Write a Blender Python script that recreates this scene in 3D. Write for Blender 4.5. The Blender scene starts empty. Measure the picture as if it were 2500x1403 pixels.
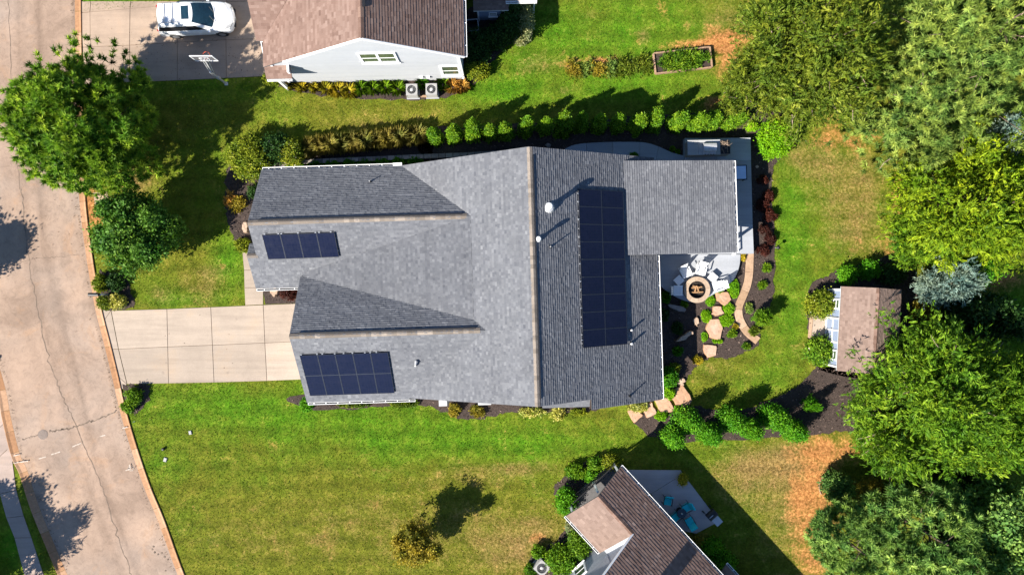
import bpy, math, random
import numpy as np
from mathutils import Vector, Matrix

# ------------------------------------------------------------------ camera, sky, sun, exposure
SC = bpy.context.scene
COL = SC.collection
H = 45.7                       # drone height above the lawn, metres
FPX = 1667.0                   # focal length in pixels of the 2500 px wide photograph (24 mm equivalent)
cam_data = bpy.data.cameras.new('camera')
cam = bpy.data.objects.new('camera', cam_data)
COL.objects.link(cam)
cam.location = (0, 0, H)
cam.rotation_euler = (0, 0, 0)
cam_data.sensor_width = 36.0
cam_data.lens = 36.0 * FPX / 2500.0
cam_data.clip_end = 2000.0
SC.camera = cam

SUN_EL = math.radians(38.0)
SHADOW_DIR = math.radians(35.5)            # shadows fall this way in the ground plane (from +X)
SUN_VEC = Vector((-math.cos(SHADOW_DIR) * math.cos(SUN_EL), -math.sin(SHADOW_DIR) * math.cos(SUN_EL), math.sin(SUN_EL)))
world = bpy.data.worlds.new('World')
SC.world = world
world.use_nodes = True
wn = world.node_tree.nodes
sky = wn.new('ShaderNodeTexSky')
sky.sky_type = 'NISHITA'
sky.sun_disc = False
sky.ozone_density = 6.0
sky.dust_density = 0.2
sky.sun_elevation = SUN_EL
sky.sun_rotation = math.atan2(SUN_VEC.x, SUN_VEC.y)
world.node_tree.links.new(sky.outputs[0], wn['Background'].inputs['Color'])
wn['Background'].inputs['Strength'].default_value = 0.064
sun_data = bpy.data.lights.new('sun', 'SUN')
sun_data.energy = 4.6
sun_data.angle = math.radians(0.5)
sun_data.color = (1.0, 0.94, 0.84)
sun = bpy.data.objects.new('sun', sun_data)
COL.objects.link(sun)
sun.rotation_euler = SUN_VEC.to_track_quat('Z', 'Y').to_euler()
sun.location = SUN_VEC * 60
SC.view_settings.view_transform = 'Standard'
SC.view_settings.look = 'None'
SC.view_settings.exposure = 1.4
SC.view_settings.gamma = 1.0
SC.view_settings.use_curve_mapping = False
SC.render.engine = 'CYCLES'
SC.cycles.max_bounces = 5
SC.cycles.diffuse_bounces = 3
SC.cycles.glossy_bounces = 2
SC.cycles.transmission_bounces = 2
SC.cycles.transparent_max_bounces = 4
SC.cycles.use_denoising = True

# ------------------------------------------------------------------ measuring helpers
def P(px, py, z=0.0):
    """Where a point seen at a photo pixel stands, given its real height."""
    k = (H - z) / FPX
    return Vector(((px - 1250.0) * k, (701.5 - py) * k, z))

class Frame:
    """A turned local frame standing on the ground: a house axis system."""
    def __init__(self, x, y, deg):
        self.x, self.y, self.a = x, y, math.radians(deg)
        self.c, self.s = math.cos(self.a), math.sin(self.a)
    def loc(self, p):
        dx, dy = p[0] - self.x, p[1] - self.y
        return Vector((dx * self.c + dy * self.s, -dx * self.s + dy * self.c, p[2]))
    def px(self, px, py, z=0.0):
        return self.loc(P(px, py, z))
    def hit(self, px, py, zf, off=0.0):
        """Point of the surface z = zf(u, v) + off that is seen at a pixel."""
        z = 3.0
        for _ in range(40):
            q = self.px(px, py, z)
            z = zf(q.x, q.y) + off
        return self.px(px, py, z)

# ------------------------------------------------------------------ materials
def mat_base(name):
    m = bpy.data.materials.new(name)
    m.use_nodes = True
    nt = m.node_tree
    return m, nt.nodes, nt.links, nt.nodes['Principled BSDF']

def noise(n, l, scale, detail=4.0, rough=0.6, vec=None, dist=0.0):
    t = n.new('ShaderNodeTexNoise')
    t.inputs['Scale'].default_value = scale
    t.inputs['Detail'].default_value = detail
    t.inputs['Roughness'].default_value = rough
    t.inputs['Distortion'].default_value = dist
    if vec is not None:
        l.new(vec, t.inputs['Vector'])
    return t.outputs['Fac']

def ramp(n, l, src, stops):
    r = n.new('ShaderNodeValToRGB')
    e = r.color_ramp.elements
    while len(e) < len(stops):
        e.new(0.5)
    for i, (p, c) in enumerate(stops):
        e[i].position = p
        e[i].color = (c[0], c[1], c[2], 1.0) if not isinstance(c, (int, float)) else (c, c, c, 1.0)
    l.new(src, r.inputs['Fac'])
    return r.outputs['Color']

def mixc(n, l, fac, a, b, mode='MIX'):
    m = n.new('ShaderNodeMix')
    m.data_type = 'RGBA'
    m.blend_type = mode
    for s, v in ((m.inputs[0], fac), (m.inputs[6], a), (m.inputs[7], b)):
        if isinstance(v, bpy.types.NodeSocket):
            l.new(v, s)
        elif isinstance(v, (int, float)):
            s.default_value = v
        else:
            s.default_value = (v[0], v[1], v[2], 1.0)
    return m.outputs[2]

def mth(n, l, op, a, b=None, clamp=False):
    m = n.new('ShaderNodeMath')
    m.operation = op
    m.use_clamp = clamp
    for s, v in ((m.inputs[0], a), (m.inputs[1], b)):
        if v is None:
            continue
        if isinstance(v, bpy.types.NodeSocket):
            l.new(v, s)
        else:
            s.default_value = v
    return m.outputs[0]

def attr(n, name):
    a = n.new('ShaderNodeAttribute')
    a.attribute_name = name
    return a.outputs['Fac']

def objvec(n):
    return n.new('ShaderNodeTexCoord').outputs['Object']

def geovec(n):
    return n.new('ShaderNodeNewGeometry').outputs['Position']

def bump(n, l, bsdf, src, strength, dist=0.02):
    b = n.new('ShaderNodeBump')
    b.inputs['Strength'].default_value = strength
    b.inputs['Distance'].default_value = dist
    l.new(src, b.inputs['Height'])
    l.new(b.outputs[0], bsdf.inputs['Normal'])

def plain(name, col, rough=0.6, metal=0.0, var=0.12, scale=6.0, spec=0.4, coat=0.0):
    m, n, l, b = mat_base(name)
    f = noise(n, l, scale, 4, 0.6, geovec(n))
    lo = [c * (1 - var) for c in col]
    hi = [min(1, c * (1 + var)) for c in col]
    l.new(ramp(n, l, f, [(0.3, lo), (0.7, hi)]), b.inputs['Base Color'])
    b.inputs['Roughness'].default_value = rough
    b.inputs['Metallic'].default_value = metal
    b.inputs['Specular IOR Level'].default_value = spec
    b.inputs['Coat Weight'].default_value = coat
    return m

def shingle_mat(name, lo, mid, hi, stain=(0.91, 1.06)):
    m, n, l, b = mat_base(name)
    t = attr(n, 'tint')
    c = ramp(n, l, t, [(0.0, lo), (0.5, mid), (1.0, hi)])
    g = noise(n, l, 55.0, 3, 0.7, geovec(n))
    c = mixc(n, l, 0.7, c, ramp(n, l, g, [(0.3, 0.72), (0.7, 1.22)]), 'MULTIPLY')
    s = noise(n, l, 0.5, 6, 0.7, geovec(n), 0.6)
    c = mixc(n, l, 1.0, c, ramp(n, l, s, [(0.36, stain[0]), (0.64, stain[1])]), 'MULTIPLY')
    l.new(c, b.inputs['Base Color'])
    b.inputs['Roughness'].default_value = 0.92
    b.inputs['Specular IOR Level'].default_value = 0.25
    return m

def concrete_mat(name, col, warm=(1.06, 1.0, 0.92), dirt=0.18):
    m, n, l, b = mat_base(name)
    v = geovec(n)
    a = noise(n, l, 0.5, 6, 0.65, v)
    c = ramp(n, l, a, [(0.3, [x * (1 - dirt) for x in col]), (0.55, col), (0.75, [col[i] * warm[i] for i in range(3)])])
    f = noise(n, l, 22.0, 4, 0.75, v)
    c = mixc(n, l, 1.0, c, ramp(n, l, f, [(0.3, 0.88), (0.7, 1.06)]), 'MULTIPLY')
    mp = n.new('ShaderNodeMapping'); mp.inputs['Scale'].default_value = (0.16, 2.4, 1.0)
    l.new(v, mp.inputs['Vector'])
    tr = noise(n, l, 1.0, 5, 0.7, mp.outputs[0], 0.3)
    c = mixc(n, l, 0.8, c, ramp(n, l, tr, [(0.36, 0.86), (0.55, 1.02), (0.7, 1.06)]), 'MULTIPLY')
    sp = noise(n, l, 1.7, 3, 0.5, v)
    c = mixc(n, l, ramp(n, l, sp, [(0.70, 0.0), (0.78, 0.45)]), c, [x * 0.55 for x in col])
    t = attr(n, 'tint')
    c = mixc(n, l, 1.0, c, ramp(n, l, t, [(0.0, 0.88), (1.0, 1.07)]), 'MULTIPLY')
    l.new(c, b.inputs['Base Color'])
    b.inputs['Roughness'].default_value = 0.85
    b.inputs['Specular IOR Level'].default_value = 0.3
    bump(n, l, b, f, 0.25, 0.01)
    return m

def leaf_mat(name, lo, mid, hi, trans=0.28, gloss=0.15):
    m = bpy.data.materials.new(name)
    m.use_nodes = True
    n, l = m.node_tree.nodes, m.node_tree.links
    for x in list(n):
        n.remove(x)
    out = n.new('ShaderNodeOutputMaterial')
    c = ramp(n, l, attr(n, 'tint'), [(0.0, lo), (0.5, mid), (1.0, hi)])
    hv = noise(n, l, 0.7, 4, 0.65, geovec(n))
    c = mixc(n, l, ramp(n, l, hv, [(0.42, 0.0), (0.66, 1.0)]), c, mixc(n, l, 1.0, c, (1.18, 1.06, 0.85), 'MULTIPLY'))
    c = mixc(n, l, ramp(n, l, hv, [(0.34, 0.8), (0.5, 0.0)]), c, mixc(n, l, 1.0, c, (0.62, 0.84, 0.85), 'MULTIPLY'))
    d = n.new('ShaderNodeBsdfPrincipled')
    d.inputs['Roughness'].default_value = 0.55
    d.inputs['Specular IOR Level'].default_value = gloss
    t = n.new('ShaderNodeBsdfTranslucent')
    l.new(c, d.inputs['Base Color'])
    l.new(mixc(n, l, 1.0, c, (1.1, 1.15, 0.6), 'MULTIPLY'), t.inputs['Color'])
    mx = n.new('ShaderNodeMixShader')
    mx.inputs[0].default_value = trans
    l.new(d.outputs[0], mx.inputs[1])
    l.new(t.outputs[0], mx.inputs[2])
    l.new(mx.outputs[0], out.inputs['Surface'])
    return m

def grass_mat():
    m, n, l, b = mat_base('lawn_grass')
    v = geovec(n)
    big = noise(n, l, 0.16, 5, 0.62, v, 0.4)
    midn = noise(n, l, 1.1, 5, 0.68, v, 0.5)
    fine = noise(n, l, 5.5, 5, 0.78, v, 0.4)
    vf = noise(n, l, 38.0, 3, 0.8, v)
    lush, dry, bare = attr(n, 'lush'), attr(n, 'dry'), attr(n, 'bare')
    blot = noise(n, l, 0.55, 6, 0.7, v, 0.8)
    olive = ramp(n, l, midn, [(0.34, (0.084, 0.096, 0.008)), (0.5, (0.124, 0.134, 0.012)), (0.66, (0.182, 0.170, 0.022))])
    green = ramp(n, l, midn, [(0.34, (0.042, 0.128, 0.004)), (0.5, (0.068, 0.178, 0.006)), (0.66, (0.114, 0.216, 0.012))])
    def spread(f, k): return mth(n, l, 'MULTIPLY', mth(n, l, 'SUBTRACT', f, 0.5), k)
    lf = mth(n, l, 'ADD', mth(n, l, 'ADD', lush, spread(big, 1.6)), spread(blot, 1.3), True)
    c = mixc(n, l, lf, olive, green)
    # straw and clay break through in ragged flecks
    K = mth(n, l, 'ADD', mth(n, l, 'ADD', spread(blot, 1.7), spread(midn, 1.6)), spread(fine, 1.5))
    df = mth(n, l, 'ADD', mth(n, l, 'SUBTRACT', mth(n, l, 'MULTIPLY', dry, 1.2), 0.34), K, True)
    straw = ramp(n, l, fine, [(0.38, (0.15, 0.092, 0.028)), (0.62, (0.30, 0.195, 0.075))])
    c = mixc(n, l, mth(n, l, 'MULTIPLY', df, 0.9), c, straw)
    bf = mth(n, l, 'ADD', mth(n, l, 'SUBTRACT', mth(n, l, 'MULTIPLY', bare, 1.25), 0.46), mth(n, l, 'MULTIPLY', K, 1.35), True)
    clay = ramp(n, l, fine, [(0.38, (0.27, 0.110, 0.030)), (0.62, (0.46, 0.215, 0.075))])
    c = mixc(n, l, bf, c, clay)
    mow = n.new('ShaderNodeTexWave'); mow.wave_type = 'BANDS'; mow.bands_direction = 'Y'
    mow.inputs['Scale'].default_value = 0.26; mow.inputs['Distortion'].default_value = 3.0; mow.inputs['Detail'].default_value = 3.0; mow.inputs['Detail Scale'].default_value = 0.6
    l.new(v, mow.inputs['Vector'])
    c = mixc(n, l, 1.0, c, ramp(n, l, mow.outputs['Fac'], [(0.0, 0.88), (1.0, 1.10)]), 'MULTIPLY')
    c = mixc(n, l, 1.0, c, ramp(n, l, fine, [(0.34, 0.62), (0.5, 1.0), (0.66, 1.42)]), 'MULTIPLY')
    c = mixc(n, l, 1.0, c, ramp(n, l, vf, [(0.30, 0.76), (0.5, 1.0), (0.70, 1.24)]), 'MULTIPLY')
    l.new(c, b.inputs['Base Color'])
    b.inputs['Roughness'].default_value = 0.95
    b.inputs['Specular IOR Level'].default_value = 0.1
    bump(n, l, b, mth(n, l, 'ADD', mth(n, l, 'MULTIPLY', fine, 0.6), vf), 0.7, 0.05)
    return m

def road_mat():
    m, n, l, b = mat_base('worn_asphalt')
    v = geovec(n)
    a = noise(n, l, 0.25, 6, 0.62, v, 0.6)
    c = ramp(n, l, a, [(0.38, (0.245, 0.172, 0.127)), (0.5, (0.312, 0.222, 0.165)), (0.62, (0.370, 0.260, 0.190))])
    s = attr(n, 'streak')
    ns = noise(n, l, 1.6, 5, 0.7, v, 1.0)
    c = mixc(n, l, mth(n, l, 'MULTIPLY', mth(n, l, 'MULTIPLY', s, 1.35), ns, True), c, (0.155, 0.105, 0.076))
    blue = noise(n, l, 0.12, 3, 0.6, v)
    c = mixc(n, l, ramp(n, l, blue, [(0.48, 0.0), (0.68, 0.55)]), c, (0.268, 0.222, 0.190))
    o = noise(n, l, 0.5, 5, 0.7, v, 0.8)
    c = mixc(n, l, ramp(n, l, o, [(0.56, 0.0), (0.72, 0.5)]), c, (0.36, 0.215, 0.125))
    f = noise(n, l, 60.0, 3, 0.8, v)
    c = mixc(n, l, 1.0, c, ramp(n, l, f, [(0.3, 0.76), (0.7, 1.2)]), 'MULTIPLY')
    g2 = noise(n, l, 2.2, 6, 0.75, v, 1.2)
    c = mixc(n, l, 1.0, c, ramp(n, l, g2, [(0.36, 0.84), (0.5, 1.0), (0.66, 1.08)]), 'MULTIPLY')
    l.new(c, b.inputs['Base Color'])
    b.inputs['Roughness'].default_value = 0.9
    b.inputs['Specular IOR Level'].default_value = 0.25
    bump(n, l, b, f, 0.4, 0.008)
    return m

def mulch_mat(name, lo, mid, hi):
    m, n, l, b = mat_base(name)
    v = geovec(n)
    f = noise(n, l, 14.0, 5, 0.8, v)
    g = noise(n, l, 0.8, 4, 0.6, v)
    c = ramp(n, l, f, [(0.3, lo), (0.52, mid), (0.75, hi)])
    c = mixc(n, l, 1.0, c, ramp(n, l, g, [(0.3, 0.75), (0.7, 1.2)]), 'MULTIPLY')
    l.new(c, b.inputs['Base Color'])
    b.inputs['Roughness'].default_value = 0.95
    bump(n, l, b, f, 0.9, 0.05)
    return m

def tinted(name, lo, mid, hi, rough=0.9, scale=9.0, amp=1.0):
    m, n, l, b = mat_base(name)
    c = ramp(n, l, attr(n, 'tint'), [(0.0, lo), (0.5, mid), (1.0, hi)])
    g = noise(n, l, scale, 5, 0.7, geovec(n), 0.5)
    c = mixc(n, l, amp, c, ramp(n, l, g, [(0.28, 0.72), (0.72, 1.2)]), 'MULTIPLY')
    l.new(c, b.inputs['Base Color'])
    b.inputs['Roughness'].default_value = rough
    b.inputs['Specular IOR Level'].default_value = 0.25
    if amp > 0.5: bump(n, l, b, g, 0.3, 0.03)
    return m

def solar_mat():
    m, n, l, b = mat_base('solar_cells')
    t = n.new('ShaderNodeTexBrick')
    t.offset = 0.0
    t.inputs['Scale'].default_value = 1.0
    t.inputs['Brick Width'].default_value = 0.17
    t.inputs['Row Height'].default_value = 0.17
    t.inputs['Mortar Size'].default_value = 0.006
    t.inputs['Color1'].default_value = (0.006, 0.009, 0.026, 1)
    t.inputs['Color2'].default_value = (0.008, 0.011, 0.030, 1)
    t.inputs['Mortar'].default_value = (0.012, 0.015, 0.032, 1)
    l.new(objvec(n), t.inputs['Vector'])
    l.new(t.outputs['Color'], b.inputs['Base Color'])
    dust = noise(n, l, 3.0, 5, 0.7, geovec(n))
    l.new(ramp(n, l, dust, [(0.3, 0.20), (0.7, 0.42)]), b.inputs['Roughness'])
    b.inputs['Specular IOR Level'].default_value = 0.14
    return m

M = {}
M['grass'] = grass_mat()
M['road'] = road_mat()
M['kerb'] = tinted('clay_stained_kerb_concrete', (0.285, 0.145, 0.070), (0.355, 0.190, 0.098), (0.40, 0.24, 0.145), 0.85, 5.0)
M['walk'] = concrete_mat('sidewalk_concrete', (0.37, 0.285, 0.24))
M['drive'] = concrete_mat('driveway_concrete', (0.372, 0.300, 0.238), dirt=0.14)
M['drive_old'] = concrete_mat('older_driveway_concrete', (0.37, 0.275, 0.205), dirt=0.22)
M['joint'] = plain('joint_dirt', (0.15, 0.10, 0.06), 0.95)
M['patio'] = concrete_mat('pale_patio_concrete', (0.345, 0.36, 0.39), dirt=0.08)
M['patio_b'] = concrete_mat('grey_patio_concrete', (0.52, 0.46, 0.47), dirt=0.12)
M['mulch'] = mulch_mat('bark_mulch', (0.020, 0.013, 0.010), (0.048, 0.032, 0.026), (0.105, 0.072, 0.058))
M['chip'] = tinted('bark_chips', (0.018, 0.011, 0.009), (0.070, 0.048, 0.040), (0.30, 0.215, 0.175), 0.95, 30.0)
M['roof_grey'] = shingle_mat('grey_asphalt_shingles', (0.082, 0.086, 0.100), (0.127, 0.131, 0.144), (0.198, 0.202, 0.214))
M['roof_brown'] = shingle_mat('brown_asphalt_shingles', (0.118, 0.070, 0.055), (0.192, 0.124, 0.100), (0.275, 0.194, 0.162))
M['roof_tan'] = shingle_mat('tan_brown_shingles', (0.140, 0.095, 0.077), (0.200, 0.140, 0.115), (0.270, 0.195, 0.162))
M['cap'] = tinted('tan_ridge_caps', (0.15, 0.125, 0.103), (0.215, 0.180, 0.150), (0.28, 0.235, 0.195), 0.92, 25.0)
M['cap_brown'] = tinted('brown_ridge_caps', (0.115, 0.068, 0.05), (0.165, 0.102, 0.08), (0.22, 0.142, 0.11), 0.92, 25.0)
M['deckwood'] = plain('roof_deck_edge', (0.10, 0.095, 0.095), 0.8)
M['white'] = plain('white_paint', (0.80, 0.80, 0.80), 0.5, var=0.03)
M['siding_white'] = tinted('pale_lap_siding', (0.39, 0.405, 0.43), (0.42, 0.435, 0.455), (0.445, 0.455, 0.47), 0.6, 2.0, 0.15)
M['siding_grey'] = tinted('grey_lap_siding', (0.26, 0.275, 0.31), (0.31, 0.325, 0.36), (0.35, 0.365, 0.40), 0.6, 2.0, 0.15)
M['siding_blue'] = tinted('blue_grey_siding', (0.19, 0.235, 0.33), (0.225, 0.275, 0.38), (0.26, 0.31, 0.42), 0.6, 2.0, 0.15)
M['glass'] = plain('window_glass', (0.07, 0.10, 0.06), 0.06, spec=0.6, var=0.3)  # green base tone stands in for trees reflected in the panes
M['glass_blue'] = plain('car_glass', (0.012, 0.035, 0.055), 0.08, spec=0.5, var=0.2)
M['carpaint'] = plain('white_car_paint', (0.80, 0.80, 0.80), 0.3, var=0.01, spec=0.5, coat=0.5)
M['silver'] = plain('silver_plastic', (0.45, 0.44, 0.43), 0.35, var=0.05)
M['black'] = plain('black_plastic', (0.012, 0.012, 0.014), 0.5)
M['rubber'] = plain('tyre_rubber', (0.02, 0.02, 0.021), 0.85)
M['rim'] = plain('alloy_rim', (0.35, 0.35, 0.36), 0.35, 0.6)
M['solar'] = solar_mat()
M['solar_frame'] = plain('dark_panel_frame', (0.014, 0.016, 0.024), 0.45)
M['clamp'] = plain('panel_joint', (0.030, 0.040, 0.070), 0.5)
M['alu'] = plain('bare_aluminium', (0.45, 0.46, 0.48), 0.4, 0.5)
M['steel'] = plain('stainless_steel', (0.62, 0.62, 0.64), 0.42, 0.55)
M['galv'] = plain('galvanised_metal', (0.50, 0.50, 0.50), 0.45, 0.4)
M['ac_grey'] = plain('beige_grey_casing', (0.30, 0.295, 0.29), 0.5, var=0.06)
M['pipe_white'] = plain('white_vent_metal', (0.62, 0.62, 0.62), 0.45, var=0.05)
M['counter'] = concrete_mat('grey_counter_top', (0.38, 0.39, 0.41), dirt=0.1)
M['stonewall'] = tinted('grey_stone_block', (0.19, 0.165, 0.15), (0.27, 0.24, 0.21), (0.34, 0.30, 0.26), 0.9, 8.0)
M['sand'] = tinted('orange_sandstone', (0.34, 0.165, 0.085), (0.42, 0.245, 0.150), (0.47, 0.335, 0.25), 0.9, 3.5)
M['boulder'] = tinted('grey_boulder', (0.13, 0.11, 0.10), (0.21, 0.18, 0.165), (0.30, 0.25, 0.22), 0.95, 6.0)
M['boulder_tan'] = tinted('tan_boulder', (0.30, 0.20, 0.13), (0.38, 0.265, 0.185), (0.44, 0.325, 0.24), 0.95, 6.0)
M['edging'] = tinted('tan_kerb_edging', (0.32, 0.205, 0.125), (0.385, 0.255, 0.165), (0.43, 0.30, 0.21), 0.9, 5.0)
M['firestone'] = tinted('tan_fire_pit_stone', (0.30, 0.22, 0.15), (0.38, 0.28, 0.20), (0.44, 0.335, 0.245), 0.9, 6.0)
M['ash'] = mulch_mat('ash_and_char', (0.010, 0.008, 0.006), (0.03, 0.022, 0.016), (0.10, 0.075, 0.055))
M['log'] = plain('firewood', (0.30, 0.17, 0.08), 0.9, var=0.5, scale=14)
M['teal'] = plain('turquoise_cushion', (0.02, 0.55, 0.60), 0.8, var=0.08)
M['bark'] = plain('tree_bark', (0.12, 0.085, 0.06), 0.95, var=0.4, scale=10)
M['twig'] = plain('dry_twigs', (0.26, 0.19, 0.14), 0.95, var=0.3, scale=10)
M['tar'] = plain('dark_crack', (0.155, 0.115, 0.087), 0.95, var=0.4, scale=3)
M['paint'] = plain('utility_spray_paint', (0.44, 0.37, 0.31), 0.8, var=0.2, scale=12)
M['iron'] = plain('cast_iron', (0.16, 0.12, 0.10), 0.7, var=0.3, scale=20)
M['orange'] = plain('orange_rim_paint', (0.65, 0.10, 0.04), 0.5)
M['acrylic'] = plain('hazed_backboard', (0.30, 0.27, 0.27), 0.3)
M['lampglass'] = plain('headlamp_lens', (0.42, 0.42, 0.42), 0.12)
M['red_lens'] = plain('tail_lamp_lens', (0.35, 0.02, 0.02), 0.2)
M['wood'] = plain('weathered_wood', (0.30, 0.19, 0.12), 0.9, var=0.3, scale=10)
M['blue_top'] = plain('pale_blue_table_top', (0.42, 0.56, 0.78), 0.25, var=0.06)
M['yellow'] = plain('yellow_flower', (0.75, 0.55, 0.03), 0.7)
M['pot'] = plain('clay_pot', (0.28, 0.12, 0.06), 0.85)
M['floor_in'] = plain('porch_floor', (0.30, 0.28, 0.26), 0.8)

def LM(name, lo, mid, hi, gain=1.4, **k):
    M[name] = leaf_mat(name, [c * gain for c in lo], [c * gain for c in mid], [c * gain for c in hi], **k)
LM('pine_green', (0.018, 0.052, 0.005), (0.100, 0.195, 0.014), (0.270, 0.370, 0.034))
LM('pine_pale', (0.028, 0.056, 0.010), (0.128, 0.192, 0.034), (0.295, 0.365, 0.080))
LM('pine_blue', (0.024, 0.060, 0.012), (0.105, 0.195, 0.040), (0.26, 0.37, 0.085))
LM('oak_dark', (0.012, 0.042, 0.006), (0.056, 0.130, 0.014), (0.145, 0.240, 0.040))
LM('cypress_olive', (0.024, 0.044, 0.005), (0.085, 0.125, 0.010), (0.205, 0.235, 0.028))
LM('cypress_yellow', (0.024, 0.056, 0.003), (0.118, 0.188, 0.007), (0.275, 0.350, 0.014))
LM('cypress_lime', (0.018, 0.052, 0.004), (0.078, 0.160, 0.008), (0.200, 0.300, 0.020))
LM('cedar_blue', (0.07, 0.125, 0.110), (0.17, 0.245, 0.215), (0.33, 0.42, 0.37), gain=1.15)
LM('hedge_green', (0.022, 0.062, 0.003), (0.078, 0.165, 0.006), (0.185, 0.285, 0.016))
LM('bright_green', (0.022, 0.095, 0.003), (0.060, 0.185, 0.006), (0.125, 0.275, 0.014))
LM('hydrangea', (0.045, 0.075, 0.005), (0.130, 0.165, 0.010), (0.260, 0.265, 0.030))
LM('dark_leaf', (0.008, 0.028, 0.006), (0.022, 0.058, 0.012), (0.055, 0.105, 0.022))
LM('lime_cover', (0.060, 0.150, 0.003), (0.125, 0.270, 0.005), (0.200, 0.360, 0.010))
LM('barberry', (0.050, 0.012, 0.010), (0.115, 0.030, 0.022), (0.19, 0.06, 0.04), gain=0.5, trans=0.2)
LM('tan_grass', (0.105, 0.105, 0.020), (0.215, 0.195, 0.050), (0.36, 0.31, 0.11))
LM('gold_grass', (0.11, 0.115, 0.008), (0.27, 0.225, 0.015), (0.42, 0.33, 0.04))
LM('rusty_leaf', (0.070, 0.070, 0.008), (0.185, 0.150, 0.016), (0.32, 0.26, 0.03))
LM('orange_grass', (0.22, 0.11, 0.02), (0.38, 0.20, 0.04), (0.50, 0.31, 0.08))
LM('variegated', (0.09, 0.13, 0.01), (0.30, 0.30, 0.06), (0.55, 0.50, 0.22))
LM('pale_leaf', (0.06, 0.085, 0.03), (0.16, 0.18, 0.08), (0.36, 0.36, 0.22))
LM('white_flower', (0.55, 0.50, 0.40), (0.70, 0.66, 0.56), (0.8, 0.78, 0.7))

def clear_mat(name, col, fac):
    m = bpy.data.materials.new(name); m.use_nodes = True
    n, l = m.node_tree.nodes, m.node_tree.links
    b = n['Principled BSDF']; b.inputs['Base Color'].default_value = (*col, 1); b.inputs['Roughness'].default_value = 0.2
    t = n.new('ShaderNodeBsdfTransparent'); x = n.new('ShaderNodeMixShader'); x.inputs[0].default_value = fac
    l.new(t.outputs[0], x.inputs[1]); l.new(b.outputs[0], x.inputs[2]); l.new(x.outputs[0], n['Material Output'].inputs['Surface'])
    return m
M['acrylic'] = clear_mat('clear_backboard', (0.25, 0.24, 0.25), 0.35)

def turf_mat():
    m = leaf_mat('turf_blade', (0.046, 0.155, 0.005), (0.130, 0.172, 0.014), (0.38, 0.265, 0.09), trans=0.2, gloss=0.1)
    return m
M['turf'] = turf_mat()

M['litter'] = tinted('dry_leaves', (0.07, 0.045, 0.03), (0.16, 0.10, 0.06), (0.30, 0.19, 0.10), 0.95, 30.0)

# ------------------------------------------------------------------ mesh helpers
def tag(o, label=None, cat=None, group=None, kind=None):
    if label: o['label'] = label
    if cat: o['category'] = cat
    if group: o['group'] = group
    if kind: o['kind'] = kind
    return o

def empty(name, loc=(0, 0, 0), rz=0.0, label=None, cat=None, group=None):
    o = bpy.data.objects.new(name, None)
    o.empty_display_size = 0.3
    COL.objects.link(o)
    o.location = loc
    o.rotation_euler = (0, 0, rz)
    return tag(o, label, cat, group)

def link(name, me, parent=None):
    o = bpy.data.objects.new(name, me)
    COL.objects.link(o)
    if parent is not None:
        o.parent = parent
    return o

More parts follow.
